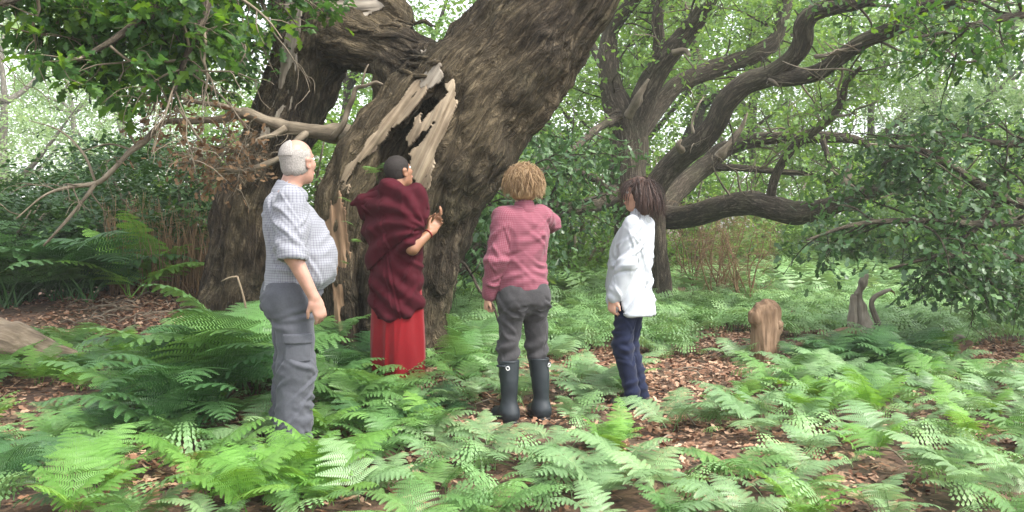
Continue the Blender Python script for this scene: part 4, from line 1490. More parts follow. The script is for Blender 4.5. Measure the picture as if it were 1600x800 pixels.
# ------------------------------------------------------------------ bracken
def frond(rng, L=0.6, npair=13, npin=10, th0=0.3, th1=1.75, blade=0.3, width=0.42, detail=2, side=0.0):
    """returns V, {k: faces}, tint.  base at origin, arches towards +x."""
    ns = 40
    s = np.linspace(0, 1, ns)
    th = th0 + (th1 - th0) * s ** 1.2
    dx, dz = np.sin(th), np.cos(th)
    bend = side * s ** 2
    tan = np.stack([dx * np.cos(bend), dx * np.sin(bend), dz], 1)
    pos = np.concatenate([[[0, 0, 0]], np.cumsum((tan[1:] + tan[:-1]) / 2 * (L / (ns - 1)), 0)])
    V, T3, Q4, P5, tint = [], [], [], [], []

    def at(u):
        return np.array([np.interp(u, s, pos[:, k]) for k in range(3)]), unit([np.interp(u, s, tan[:, k]) for k in range(3)])
    # stem: three-sided
    st = np.linspace(0, 0.97, 7)
    for i, u in enumerate(st):
        p, t = at(u)
        r = 0.0042 * (1 - u * 0.75) * L / 0.6
        b = np.array([-math.sin(side * u), math.cos(side * u), 0])
        n = np.cross(t, b)
        for k in range(3):
            a = k * 2.094
            V.append(p + r * (math.cos(a) * b + math.sin(a) * n))
            tint.append(0.9)
        if i:
            for k in range(3):
                o = (i - 1) * 3
                Q4.append((o + k, o + (k + 1) % 3, o + 3 + (k + 1) % 3, o + 3 + k))
    for i in range(npair):
        t = i / (npair - 1)
        u = blade + (0.985 - blade) * (1 - (1 - t) ** 1.15)
        p, tg = at(u)
        plen = width * L * (1 - t) ** 0.85 * (0.75 + 0.25 * min(1, t * 4 + 0.3)) + 0.012 * L
        for sd_ in (-1, 1):
            pl = plen * rng.uniform(0.85, 1.1)
            b = np.array([-math.sin(side * u), math.cos(side * u), 0]) * sd_
            up = np.cross(tg, b) * (-sd_)
            up = up if up[2] > 0 or abs(up[2]) < 0.2 else up
            sweep = rng.uniform(0.25, 0.45)
            d0 = unit(b + tg * sweep + up * rng.uniform(-0.05, 0.15))
            dr = rng.uniform(0.15, 0.45)
            nn = max(3, int(npin * (0.35 + 0.65 * plen / (width * L))))
            spc = L * (0.985 - blade) / npair * 1.15
            w = pl / nn

            def pp(q):
                return p + d0 * pl * q + np.array([0, 0, -dr * pl * q * q * 0.6])
            tn = rng.uniform(0.2, 0.8)
            if detail == 0:
                o = len(V)
                pw = 0.24 * pl
                e = unit(np.cross(up, d0))
                for q, wd in ((0, .25), (.45, 1.0), (1.0, 0.0)):
                    c = pp(q)
                    V.extend([c - e * pw * wd * 0.5, c + e * pw * wd * 0.5])
                    tint.extend([tn, tn])
                Q4.extend([(o, o + 1, o + 3, o + 2), (o + 2, o + 3, o + 5, o + 4)])
                continue
            e = unit(np.cross(up, d0))
            for j in range(nn):
                q0, q1 = j / nn, (j + 0.74) / nn
                a0, a1 = pp(q0), pp(q1)
                ln = min(pl * 0.27, spc * (0.72 if detail == 2 else 0.85)) * (1 - (j + 0.2) / nn) ** 0.55 + 0.003
                tj = tn + rng.uniform(-0.2, 0.2)
                for sg in (-1, 1):
                    dv = unit(e * sg + d0 * 0.45 - up * 0.12)
                    o = len(V)
                    if detail == 1:
                        V.extend([a0, a1, a0 + dv * ln])
                        T3.append((o, o + 1, o + 2))
                        tint.extend([tj] * 3)
                    else:
                        V.extend([a0, a1, a1 + dv * ln * 0.72 - d0 * w * 0.1, (a0 + a1) / 2 + dv * ln, a0 + dv * ln * 0.66])
                        P5.append((o, o + 1, o + 2, o + 3, o + 4))
                        tint.extend([tj] * 5)
    return np.array(V), [np.array(f) for f in (T3, Q4, P5) if f], np.array(tint)


rf = np.random.default_rng(77)
FR = {}
for kind, n in (('fern', 6), ('fern_fresh', 4), ('fern_pale', 6), ('fern_deep', 5)):
    for k in range(n):
        up = kind == 'fern_fresh'
        V, Fs, t = frond(rf, 0.6, 13, 16, rf.uniform(.15, .4), rf.uniform(1.35, 1.8) if up else rf.uniform(1.5, 2.05), rf.uniform(.22, .34), rf.uniform(.30, .42), 2, rf.uniform(-.5, .5))
        FR[(kind, k)] = mesh_np('frond', V, Fs, M[kind], {'tint': t}, smooth=False)
NFR = {'fern': 6, 'fern_fresh': 4, 'fern_pale': 6, 'fern_deep': 5}

BARE = [(240, 745, 55, 45), (50, 640, 90, 42), (180, 505, 90, 32), (270, 470, 60, 22), (690, 605, 60, 26), (610, 640, 20, 10), (730, 668, 42, 16), (840, 600, 50, 38), (960, 575, 75, 24), (1075, 600, 95, 42), (1100, 715, 150, 36),
        (1300, 690, 32, 26), (1335, 785, 90, 34), (1040, 640, 60, 30), (1130, 545, 55, 18), (1560, 575, 75, 32), (545, 735, 34, 44), (380, 640, 30, 26), (790, 690, 24, 12), (1260, 555, 30, 12), (930, 730, 60, 24), (1570, 690, 40, 16),
        (800, 655, 50, 16), (860, 640, 40, 14), (985, 640, 40, 14), (20, 580, 80, 24), (660, 720, 26, 16), (1180, 640, 40, 10), (1195, 582, 48, 26)]


def bare(px, py, grow=1.0):
    px, py = np.asarray(px, float), np.asarray(py, float)
    r = np.zeros(px.shape, bool)
    for a, b, c, d in BARE:
        r |= ((px - a) / (c * grow)) ** 2 + ((py - b) / (d * grow)) ** 2 < 1
    return r


def plant(x, y, kind, scale, n, label, group, lean=None, name='bracken_fern'):
    z = float(gz(np.array([x]), np.array([y]))[0])
    o = thing(name, label, 'fern', (x, y, z), 0, group)
    a0 = rf.uniform(0, 6.28)
    for k in range(n):
        f = obj('frond', FR[(kind, int(rf.integers(NFR[kind])))], o)
        ang = a0 + k * 6.283 / n + rf.normal(0, 0.35)
        if lean is not None:
            ang = lean + rf.normal(0, 0.7)
        f.rotation_euler = (rf.normal(0, .12), rf.normal(0, .12), ang)
        s = scale * rf.uniform(.7, 1.15)
        f.scale = (s, s, s * rf.uniform(.75, 1.05))
        f.location = (rf.normal(0, .03), rf.normal(0, .03), -0.01)
    return o


NF = 0
# explicit clumps: (px, py, kind, scale, fronds, label, group)
CL = [
    (300, 668, 'fern_deep', 1.45, 7), (255, 690, 'fern_deep', 1.2, 6), (350, 640, 'fern_deep', 1.6, 7), (395, 618, 'fern', 1.55, 6), (205, 660, 'fern', 1.2, 6), (330, 600, 'fern_deep', 1.75, 7),
    (390, 575, 'fern', 1.7, 6), (290, 620, 'fern', 1.55, 6), (250, 630, 'fern_deep', 1.3, 6), (430, 590, 'fern_deep', 1.3, 5), (340, 560, 'fern', 1.5, 6), (180, 690, 'fern_deep', .9, 5)]
for (px, py, kind, s, n) in CL:
    b = ghit(px, py)
    plant(b[0], b[1], kind, s, n, 'deep green bracken in the tall clump beside the grey trousers', 'tall bracken beside the grey trousers')
    NF += 1
for (px, py, s) in [(430, 790, .75), (470, 780, .7), (400, 775, .7), (500, 795, .65), (450, 755, .55), (380, 805, .75), (520, 770, .6)]:
    b = ghit(px, py)
    plant(b[0], b[1], 'fern_fresh', s, 6, 'bright green bracken hiding the shoes below the grey trousers', 'bracken hiding the shoes')
    NF += 1
for (px, py, s) in [(520, 600, 1.0), (560, 620, 1.0), (600, 640, .9), (500, 640, 1.0), (545, 660, .9), (640, 660, .75), (585, 680, .8), (620, 605, .8), (520, 690, .8), (560, 585, .9), (495, 575, 1.0), (660, 690, .7), (690, 650, .6)]:
    b = ghit(px, py)
    plant(b[0], b[1], ['fern', 'fern_deep', 'fern'][NF % 3], s, 6, 'green bracken growing below the red skirt', 'bracken below the red skirt')
    NF += 1
for (px, py, s) in [(715, 590, 1.0), (740, 575, 1.0), (700, 560, 1.0), (750, 550, 1.1), (725, 610, .8)]:
    b = ghit(px, py)
    plant(b[0], b[1], 'fern', s, 6, 'arching bracken between the oak trunk and the wellington boots', 'bracken between trunk and boots')
    NF += 1
for (px, py, s) in [(945, 712, .55), (965, 700, .5)]:
    b = ghit(px, py)
    plant(b[0], b[1], 'fern_fresh', s, 6, 'bright upright bracken tuft near the feet of the person in white', 'bright tuft near the person in white')
    NF += 1
for (px, py, s) in [(1250, 572, .7), (1275, 580, .85), (1310, 575, 1.0), (1350, 580, 1.1), (1390, 575, 1.1), (1430, 570, 1.0), (1330, 565, .9), (1400, 590, 1.0), (1300, 600, .7), (1440, 590, .9)]:
    b = ghit(px, py)
    plant(b[0], b[1], 'fern_deep', s, 6, 'dark bracken round the foot of the forked stump', 'dark bracken round the forked stump')
    NF += 1
for (px, py, s) in [(20, 590, .7), (60, 605, .7), (-10, 600, .8), (90, 600, .5)]:
    b = ghit(px, py)
    plant(b[0], b[1], 'fern_fresh', s, 6, 'yellow-green bracken tuft in front of the tan log', 'bracken tufts before the tan log')
    NF += 1
# tall dark bracken on the bank at the left
for i in range(20):
    px, Y = rf.uniform(-60, 215), rf.uniform(9.2, 10.8)
    if px > 140:
        px, Y = rf.uniform(-60, 150), rf.uniform(9.0, 10.5)
    x = (px - 800) / F * Y
    plant(x, Y, 'fern_deep', rf.uniform(2.0, 2.9), 6, 'tall dark bracken on the bank behind the tan log', 'tall dark bracken on the bank')
    NF += 1
for i, (px, Y, s) in enumerate([(205, 9.3, 2.0), (225, 9.6, 2.2)]):
    plant((px - 800) / F * Y, Y, 'fern_fresh', s, 5, 'very tall yellow-green bracken rising behind the dead brown leaves', 'tall yellow-green bracken')
    NF += 1
# the rest of the near ferns: blue-noise over the visible floor
pts = []
_Y = np.sqrt(rf.uniform(3.6 ** 2, 8.6 ** 2, 9000))
_px = rf.uniform(-60, 1660, 9000)
_x = (_px - 800) / F * _Y
_a, _b = pix(np.stack([_x, _Y, gz(_x, _Y)], 1))
_ok = ~bare(_a, _b, 1.08) & ~((_a < 460) & (_Y > 7.2)) & ~((_a > 480) & (_a < 720) & (_Y > 6.8))
# keep the legs of the people in view
_ok &= ~((_a > 750) & (_a < 880) & (_Y < 5.6) & (_b < 700)) & ~((_a > 935) & (_a < 1015) & (_Y < 6.0) & (_b < 690))
for x, Y in zip(_x[_ok], _Y[_ok]):
    if all((x - a) ** 2 + (Y - b) ** 2 > 0.29 ** 2 for a, b in pts):
        pts.append((x, Y))
    if NF + len(pts) >= 299:
        break
MARKS = [(ghit(a, b), t) for a, b, t in [(60, 590, 'beside the tan log'), (200, 520, 'at the edge of the twiggy brown bank'), (230, 740, 'by a patch of brown litter left of the man in grey'), (455, 700, 'at the feet of the person in grey trousers'),
         (620, 600, 'below the red skirt'), (545, 740, 'by the litter patch before the red skirt'), (690, 700, 'between the red skirt and the black boots'), (818, 700, 'in front of the black boots'), (900, 600, 'between the black boots and navy jeans'),
         (930, 745, 'in the open before the navy jeans'), (1100, 715, 'by the long litter patch beside the navy jeans'), (1120, 600, 'on the litter path behind the navy jeans'), (1195, 566, 'round the upright log'), (1345, 570, 'round the forked stump'), (1300, 690, 'by the small litter patch before the upright log'),
         (1335, 785, 'by the litter patch before the forked stump'), (1500, 560, 'beside the broken log'), (1550, 600, 'beside the dark rotten branch'), (1500, 720, 'in the open before the rotten branch'), (750, 560, 'between the oak trunk and the boots')]]
MARKS = [(m, t.replace('left of the man in grey', 'near the tall dark clump')) for m, t in MARKS]
LOOK = {'fern': 'mid green', 'fern_fresh': 'yellow-green', 'fern_pale': 'pale sky-sheen green', 'fern_deep': 'deep green'}
for (x, Y) in pts:
    z = gz1(x, Y)
    px, py = pix((x, Y, z))
    nearleg = (720 < px < 1040 and py > 640 and py < 740)
    s = rf.uniform(.5, .88) * (0.72 if nearleg else 1.0)
    if px < 330:
        kind = ['fern', 'fern_deep', 'fern_fresh', 'fern'][int(rf.integers(4))]
    elif px < 720:
        kind = ['fern', 'fern', 'fern_pale', 'fern_fresh'][int(rf.integers(4))]
    elif px < 1040:
        kind = ['fern', 'fern_pale', 'fern_pale', 'fern_pale'][int(rf.integers(4))]
    else:
        kind = ['fern_pale', 'fern_pale', 'fern_pale', 'fern_pale', 'fern_fresh', 'fern'][int(rf.integers(6))]
    where = min(MARKS, key=lambda m: (m[0][0] - x) ** 2 + (m[0][1] - Y) ** 2)[1]
    size = 'small' if s < .62 else ('large' if s > .8 else 'spreading')
    plant(x, Y, kind, s, int(rf.integers(5, 8)), f'{size} {LOOK[kind]} bracken {where}', f'{size} {LOOK[kind]} bracken {where}')

# single fronds on the oak itself
for (px, py, Y, s, a) in [(600, 262, 6.85, .75, -1.2), (590, 270, 6.85, .7, -1.9), (552, 310, 6.8, .45, -2.4), (560, 370, 6.85, .4, -1.8), (556, 345, 6.85, .4, -2.6), (545, 405, 6.9, .35, -2.0)]:
    p = P(px, py + 12, Y)
    f = obj('epiphyte_frond', FR[('fern', int(rf.integers(6)))], OAK)
    f.location = tuple(p - OAKLOC)
    f.rotation_euler = (0, 0.25, a)
    f.scale = (s * .6, s * .6, s * .6)

# ------------------------------------------------------------------ the fern field behind: one mass
mbf = MB()
LOD = []
for k in range(5):
    LOD.append(frond(rf, 0.6, 9, 5, rf.uniform(.15, .4), rf.uniform(1.5, 2.0), .25, .44, 1, rf.uniform(-.5, .5)))
LOD0 = [frond(rf, 0.6, 8, 4, rf.uniform(.15, .4), rf.uniform(1.4, 1.9), .25, .46, 0, rf.uniform(-.5, .5)) for k in range(4)]


def spots(n, y0, y1, x0, x1):
    Y = np.sqrt(rf.uniform(y0 ** 2, y1 ** 2, n))
    px = rf.uniform(x0, x1, n)
    x = (px - 800) / F * Y
    z = gz(x, Y)
    a, b = pix(np.stack([x, Y, z], 1))
    return x, Y, z, a, b


def put(tm, x, y, z, s, a, tilt, bt):
    V, Fs, t = tm
    ca, sa = math.cos(a), math.sin(a)
    W = V * s
    W = np.stack([W[:, 0] * ca - W[:, 1] * sa, W[:, 0] * sa + W[:, 1] * ca, W[:, 2]], 1)
    W[:, 2] += W[:, 0] * tilt
    mbf.add(W + np.array([x, y, z - 0.01]), Fs, tint=np.clip(t * 0.3 + bt, 0, 1))


x, Y, z, a, b = spots(7000, 8.4, 15, 420, 1660)
q = vnoise(np.stack([x * 1.1, Y * 1.1, 3 + 0 * x], 1), 4)
ok = ~((a < 720) & (Y < 9) | (a < 520)) & ~bare(a, b) & (q > .25) & ~((a > 1100) & (a < 1180) & (b > 530) & (b < 560))
for i in np.where(ok)[0][:2400]:
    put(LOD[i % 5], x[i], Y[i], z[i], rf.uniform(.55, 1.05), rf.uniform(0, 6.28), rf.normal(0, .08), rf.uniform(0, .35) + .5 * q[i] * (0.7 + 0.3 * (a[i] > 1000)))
x, Y, z, a, b = spots(3600, 15, 34, 500, 1700)
q = vnoise(np.stack([x * .6, Y * .6, 3 + 0 * x], 1), 4)
for i in range(len(x)):
    put(LOD0[i % 4], x[i], Y[i], z[i], rf.uniform(1.0, 1.7), rf.uniform(0, 6.28), rf.normal(0, .08), rf.uniform(.2, .5) + .4 * q[i])
# small fill between the near plants
x, Y, z, a, b = spots(800, 3.6, 8.6, -60, 1660)
ok = ~bare(a, b, .9) & ~((a < 420) & (Y > 7.6)) & ~((a > 765) & (a < 870) & (Y < 5.6) & (b < 690)) & ~((a > 945) & (a < 1010) & (Y < 6) & (b < 680))
for i in np.where(ok)[0]:
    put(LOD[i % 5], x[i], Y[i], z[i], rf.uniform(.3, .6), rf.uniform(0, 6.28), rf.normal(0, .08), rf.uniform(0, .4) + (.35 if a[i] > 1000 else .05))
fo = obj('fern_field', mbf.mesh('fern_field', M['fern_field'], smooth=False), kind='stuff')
tag(fo, 'mass of light green bracken covering the woodland floor', 'ferns')

# ------------------------------------------------------------------ leaf litter
nl = 32000
Y = np.sqrt(rf.uniform(3.5 ** 2, 13 ** 2, nl * 2))
px = rf.uniform(-80, 1680, nl * 2)
x = (px - 800) / F * Y
z = gz(x, Y)
ppx, ppy = pix(np.stack([x, Y, z], 1))
near = bare(ppx, ppy, 1.35)
sel = np.where(near | (rf.random(len(x)) < .22))[0][:nl]
pos = np.stack([x, Y, z + 0.012 + rf.uniform(0, .02, len(x))], 1)[sel]
R = rand_rot(len(pos), rf, .35)
sc = rf.uniform(.03, .075, len(pos))
lo_ = obj('leaf_litter', leaf_mesh('leaf_litter', oak_leaf_low(), pos, R, sc, rf.uniform(0, 1, len(pos)), M['litter']), kind='stuff')
tag(lo_, 'dry brown oak leaves scattered over the ground', 'leaf litter')
# sticks on the bank and dry bracken stalks behind it
mb = MB()
for k in range(90):
    p = ghit(rf.uniform(120, 330), rf.uniform(468, 510)) if k < 60 else ghit(rf.uniform(700, 1580), rf.uniform(560, 780))
    a = rf.uniform(0, 6.28)
    L = rf.uniform(.15, .5)
    q = [p + np.array([math.cos(a), math.sin(a), 0]) * L * t + np.array([0, 0, .02 + .05 * math.sin(t * 3)]) + rf.normal(0, .012, 3) for t in np.linspace(0, 1, 4)]
    tube(mb, q, [.006, .006, .005, .002], 5, .2, k, .08)
so = obj('fallen_sticks', mb.mesh('fallen_sticks', M['twig']), kind='stuff')
tag(so, 'thin dry sticks strewn over the leaf litter', 'sticks')
mb = MB()
for k in range(420):
    px, Y = rf.uniform(170, 350), rf.uniform(9.4, 10.8)
    x = (px - 800) / F * Y
    z = float(gz(np.array([x]), np.array([Y]))[0])
    h = rf.uniform(.5, 1.15)
    d = rf.normal(0, .12, 2)
    tube(mb, [(x, Y, z - .02), (x + d[0] * .4, Y + d[1] * .4, z + h * .5), (x + d[0], Y + d[1], z + h)], [.006, .005, .002], 4, .1, k, .25)
so = obj('dry_bracken_stalks', mb.mesh('dry_bracken_stalks', M['dry_stalk']), kind='stuff')
tag(so, 'dry orange-brown bracken stalks standing before the dark shrubs', 'stalks')
st = thing('bent_stalk', 'single bent pale dead stalk sticking up beside the grey trousers', 'stalk', P(385, 478, 7.2))
mb = MB()
tube(mb, px_path([(388, 500, 7.2, .008), (380, 462, 7.2, .008), (371, 432, 7.2, .008)])[0], [.009, .009, .008], 6, .1, 1, .05)
rel(obj('stem', mb.mesh('bent_stalk', M['bare_wood']), st), st)
mb = MB()
tube(mb, px_path([(371, 432, 7.2, .008), (358, 434, 7.2, .008), (345, 440, 7.2, .006)])[0], [.008, .007, .003], 6, .1, 2, .05)
rel(obj('snapped_end', mb.mesh('bent_stalk_end', M['bare_wood']), st), st)

# ------------------------------------------------------------------ people: bodies, clothes, hair
def rotz(a):
    c, s = math.cos(a), math.sin(a)
    return np.array([[c, -s, 0], [s, c, 0], [0, 0, 1.0]])


def roty(a):
    c, s = math.cos(a), math.sin(a)
    return np.array([[c, 0, s], [0, 1.0, 0], [-s, 0, c]])


def rotx(a):
    c, s = math.cos(a), math.sin(a)
    return np.array([[1.0, 0, 0], [0, c, -s], [0, s, c]])


def head_prims(c, R, s=1.0):
    c = np.asarray(c, float)

    def q(x, y, z):
        return c + R @ (np.array([x, y, z]) * s)

    def e(p, r, k=.015, op='add'):
        return ell(q(*p), np.array(r) * s, k * s, op, R)
    pr = [e((-.012, 0, .035), (.098, .077, .088)), e((.030, 0, -.045), (.060, .056, .078), .03), e((.058, 0, -.098), (.026, .026, .022), .03), e((-.02, 0, -.05), (.06, .052, .06), .03),
          cone(q(.090, 0, .008), q(.110, 0, -.030), .009 * s, .014 * s, .012 * s), e((.094, 0, -.034), (.014, .018, .010), .008),
          e((.074, 0, .028), (.022, .048, .012), .015), e((.088, 0, -.062), (.012, .025, .006), .006), e((.086, 0, -.073), (.012, .022, .007), .006),
          e((.060, .042, -.020), (.026, .018, .024), .02), e((.060, -.042, -.020), (.026, .018, .024), .02)]
    for sg in (-1, 1):
        pr.append(e((.089, .031 * sg, .010), (.013, .017, .010), .008, 'sub'))
        pr.append(e((-.006, .079 * sg, -.012), (.022, .008, .033), .006))
        pr.append(e((-.004, .084 * sg, .012), (.024, .009, .016), .006))
        pr.append(e((.002, .088 * sg, -.008), (.008, .006, .014), .004, 'sub'))
    return pr, q


def hand_prims(w, d, n, side, s=1.0, curl=(0.35, 0.6), thumb=0.6):
    """w wrist, d along the hand, n palm normal (fingers curl to n), side +1/-1: thumb side."""
    d = unit(d)
    n = unit(np.asarray(n) - d * np.dot(n, d))
    sd_ = np.cross(d, n) * side
    pr = [cone(w, w + d * .035 * s, .026 * s, .034 * s, .015, sq=(n, .62)), cone(w + d * .035 * s, w + d * .082 * s, .038 * s, .036 * s, .012, sq=(n, .42))]
    for k, (o, L) in enumerate([(.028, .070), (.010, .078), (-.009, .073), (-.027, .056)]):
        b = w + d * .085 * s + sd_ * o * s
        a1, a2 = curl[0] * (1 + .12 * k), curl[0] * (1 + .12 * k) + curl[1]
        a3 = a2 + curl[1] * .6
        p1 = b + (d * math.cos(a1) + n * math.sin(a1)) * L * .45 * s
        p2 = p1 + (d * math.cos(a2) + n * math.sin(a2)) * L * .33 * s
        p3 = p2 + (d * math.cos(a3) + n * math.sin(a3)) * L * .25 * s
        pr += [cone(b - d * .012 * s, p1, .0095 * s, .0088 * s, .005), cone(p1, p2, .0088 * s, .008 * s, .004), cone(p2, p3, .008 * s, .0068 * s, .004)]
    b = w + d * .025 * s + sd_ * .026 * s
    t1 = unit(d * .75 + sd_ * thumb + n * .35)
    t2 = unit(d * .95 + sd_ * thumb * .35 + n * .45)
    p1 = b + t1 * .045 * s
    p2 = p1 + t2 * .034 * s
    pr += [cone(b, p1, .015 * s, .0105 * s, .012), cone(p1, p2, .0105 * s, .008 * s, .004)]
    return pr


def weave_of(V, J, sleeve_bones):
    """cloth coordinates (round the body, along the body) for checked patterns."""
    th = np.arctan2(V[:, 1], V[:, 0])
    W = np.stack([th * 0.19, V[:, 2], np.zeros(len(V))], 1)
    for a, b, r in sleeve_bones:
        a, b = np.asarray(a, float), np.asarray(b, float)
        ba = b - a
        t = ((V - a) @ ba) / ba.dot(ba)
        tc = np.clip(t, 0, 1)
        q = V - a - tc[:, None] * ba
        m = (np.linalg.norm(q, axis=1) < r) & (t > 0.12)
        T = unit(ba)
        e1 = unit(np.cross(T, [1, 0, 0.1]))
        e2 = np.cross(T, e1)
        W[m] = np.stack([np.arctan2(q[m] @ e2, q[m] @ e1) * .06, t[m] * np.linalg.norm(ba) + 3, np.zeros(m.sum())], 1)
    return W


def creases(V, a, b, n, amp, seed, t0=0.0, t1=1.0, w=0.011, slope=0.35, R=0.1, reach=0.9, rmax=9.0):
    """crease lines that wrap part of the way round a limb or the trunk."""
    r = np.random.default_rng(seed)
    a, b = np.asarray(a, float), np.asarray(b, float)
    ba = b - a
    L = np.linalg.norm(ba)
    T = ba / L
    e1 = unit(np.cross(T, [0.9, 0.1, 0.3]))
    e2 = np.cross(T, e1)
    q = V - a
    h = q @ T
    x, y = q @ e1, q @ e2
    th = np.arctan2(y, x)
    on = (h > -0.05) & (h < L + 0.05) & (np.hypot(x, y) < rmax)
    d = np.zeros(len(V))
    for k in range(n):
        c = r.uniform(t0, t1) * L
        d0 = (th - r.uniform(-np.pi, np.pi) + np.pi) % (2 * np.pi) - np.pi
        sl = r.normal(0, slope)
        rc = reach * r.uniform(.5, 1.3)
        ww = w * r.uniform(.8, 1.7)
        u = (h - c - sl * R * d0 * 2 - .25 * R * d0 ** 2 * r.choice([-1, 1])) / ww
        d += amp * r.uniform(.5, 1.2) * (np.exp(-u ** 2) - .7 * np.exp(-(u - 1.9) ** 2)) * np.exp(-(d0 / rc) ** 2)
    return d * on


def cloth(name, prims, h, mat, folds, seed, sleeves=(), parent=None, extra=None):
    V, Q = sdf_mesh(prims, h)
    me = mesh_np(name, V, [Q], M[mat], {'weave': weave_of(V, None, sleeves)})
    d = np.zeros(len(V))
    for amp, f in folds:
        d += amp * (ridge(fbm(V * np.array(f) + seed * 3.7 + 0.35 * np.sin(V[:, [1, 2, 0]] * 17), 2, seed)) - 0.62)
        seed += 1
    if extra is not None:
        d += extra(V)
    displace(me, V.astype(f32), d)
    return obj(name, me, parent)


def body(prims, h, mat, parent):
    V, Q = sdf_mesh(prims, h)
    return obj('body', mesh_np('body', V, [Q], M[mat]), parent)


def strands(rng, roots, dirs, length, r, wave, down, mat, name, parent, seg=8, centre=None, hug=None):
    mb = MB()
    for i, (p, d) in enumerate(zip(roots, dirs)):
        L = length * rng.uniform(.7, 1.15)
        q = [p]
        d = unit(d)
        ph = rng.uniform(0, 6.28)
        a1, a2 = unit(np.cross(d, [0.2, 0.3, 1])), None
        for k in range(seg):
            t = (k + 1) / seg
            dd = unit(d * (1 - t) + np.array(down) * t + a1 * wave * math.sin(ph + t * 7) + rng.normal(0, wave * .3, 3))
            n = q[-1] + dd * L / seg
            if centre is not None:
                v = n - centre
                m = np.linalg.norm(v / hug)
                if m < 1 and n[2] > centre[2] - hug[2] * 0.9:
                    n = centre + v / m
            q.append(n)
        tube(mb, np.array(q), r * np.array([.9] + [1.0] * (seg - 2) + [.7, .25]), 3, 0, i % 13, L / seg, tint=rng.uniform(0, 1))
    return obj(name, mb.mesh(name, M[mat]), parent)


def hair_mat(name, c0, c1, c2):
    m, nt, b = mat_new(name)
    f = attr(nt, 'tint').outputs['Fac']
    nt.links.new(ramp(nt, [(0.0, c0), (0.5, c1), (1.0, c2)], f), b.inputs['Base Color'])
    b.inputs['Roughness'].default_value = 0.45
    b.inputs['Specular IOR Level'].default_value = 0.4
    return m


M['skin'] = plain_mat('skin', (0.50, 0.285, 0.205), 0.5, 0.10, 25, 0.05, 0.35, 0.12)
M['skin_pink'] = plain_mat('skin_pink', (0.38, 0.215, 0.16), 0.45, 0.14, 22, 0.05, 0.4, 0.12)
M['skin_tan'] = plain_mat('skin_tan', (0.26, 0.13, 0.075), 0.5, 0.08, 25, 0.05, 0.35, 0.1)
M['hair_grey'] = plain_mat('hair_grey', (0.27, 0.25, 0.23), 0.7, 0.3, 160, 0.6, 0.2)
M['hair_black'] = plain_mat('hair_black', (0.022, 0.018, 0.016), 0.75, 0.4, 220, 0.5, 0.2)
M['hair_blond'] = hair_mat('hair_blond', (0.15, 0.085, 0.04), (0.28, 0.175, 0.085), (0.44, 0.31, 0.17))
M['hair_brown'] = hair_mat('hair_brown', (0.018, 0.009, 0.007), (0.042, 0.022, 0.016), (0.09, 0.048, 0.034))
M['eye_white'] = plain_mat('eye_white', (0.75, 0.72, 0.70), 0.25, 0.03)
M['lip'] = plain_mat('lip', (0.50, 0.22, 0.18), 0.45, 0.08)
M['check_grey'] = cloth_mat('check_grey', (0.235, 0.24, 0.262), 0.06, check=(0.0145, 0.32, (0.085, 0.09, 0.125), 0.36))
M['check_pink'] = cloth_mat('check_pink', (0.22, 0.092, 0.115), 0.06, check=(0.011, 0.5, (0.15, 0.018, 0.04), 0.42))
M['trouser_grey'] = cloth_mat('trouser_grey', (0.072, 0.075, 0.087), 0.16)
M['jean_grey'] = cloth_mat('jean_grey', (0.042, 0.040, 0.042), 0.3)
M['jean_navy'] = cloth_mat('jean_navy', (0.008, 0.012, 0.034), 0.35)
M['white_shirt'] = cloth_mat('white_shirt', (0.40, 0.42, 0.45), 0.04)
M['maroon'] = cloth_mat('maroon', (0.048, 0.003, 0.008), 0.16, sheen=0.0)
M['red'] = cloth_mat('red', (0.19, 0.005, 0.009), 0.12)
M['boot'] = plain_mat('boot', (0.016, 0.021, 0.025), 0.45, 0.25, 8, 0.1, 0.4)
M['shoe'] = plain_mat('shoe', (0.05, 0.04, 0.035), 0.6)
M['metal'] = plain_mat('metal', (0.5, 0.5, 0.5), 0.3)
M['gold'] = plain_mat('gold', (0.8, 0.65, 0.35), 0.25)
M['belt'] = plain_mat('belt', (0.02, 0.018, 0.016), 0.5)


def eyes(q, R, s, parent):
    for sg in (-1, 1):
        V, Q = sdf_mesh([ell(q(.083, .031 * sg, .010), np.array((.0105, .0105, .0105)) * s, 0)], .003 * s, .01)
        e = obj('eye', mesh_np('eye', V, [Q], M['eye_white']), parent)
        V, Q = sdf_mesh([ell(q(.0925, .031 * sg, .010), np.array((.0025, .005, .005)) * s, 0, R=R)], .0015 * s, .006)
        obj('iris', mesh_np('iris', V, [Q], M['hair_black']), e)
    V, Q = sdf_mesh([ell(q(.094, 0, -.067), np.array((.010, .022, .010)) * s, 0, R=R)], .003 * s, .01)
    obj('lips', mesh_np('lips', V, [Q], M['lip']), parent)


def shell(prims_outer, h, mat, name, parent, noise=0.0, f=60, seed=0, tint=False):
    V, Q = sdf_mesh(prims_outer, h, .03)
    n = fbm(V * f, 3, seed)
    me = mesh_np(name, V, [Q], M[mat], {'tint': np.clip(n * 1.4 - .2, 0, 1)})
    if noise:
        displace(me, V.astype(f32), noise * (n - 0.5) * 2)
    return obj(name, me, parent)


def leg_prims(hip, knee, ankle, r, k=.04):
    return [cone(hip, knee, r[0], r[1], k), cone(knee, ankle, r[1], r[2], k)]


def place(px, py_foot, Y, yaw, label):
    x = (px - 800) / F * Y
    z = float(gz(np.array([x]), np.array([Y]))[0])
    return thing('person', label, 'person', (x, Y, z), yaw)


A_ = np.array
rp = np.random.default_rng(99)

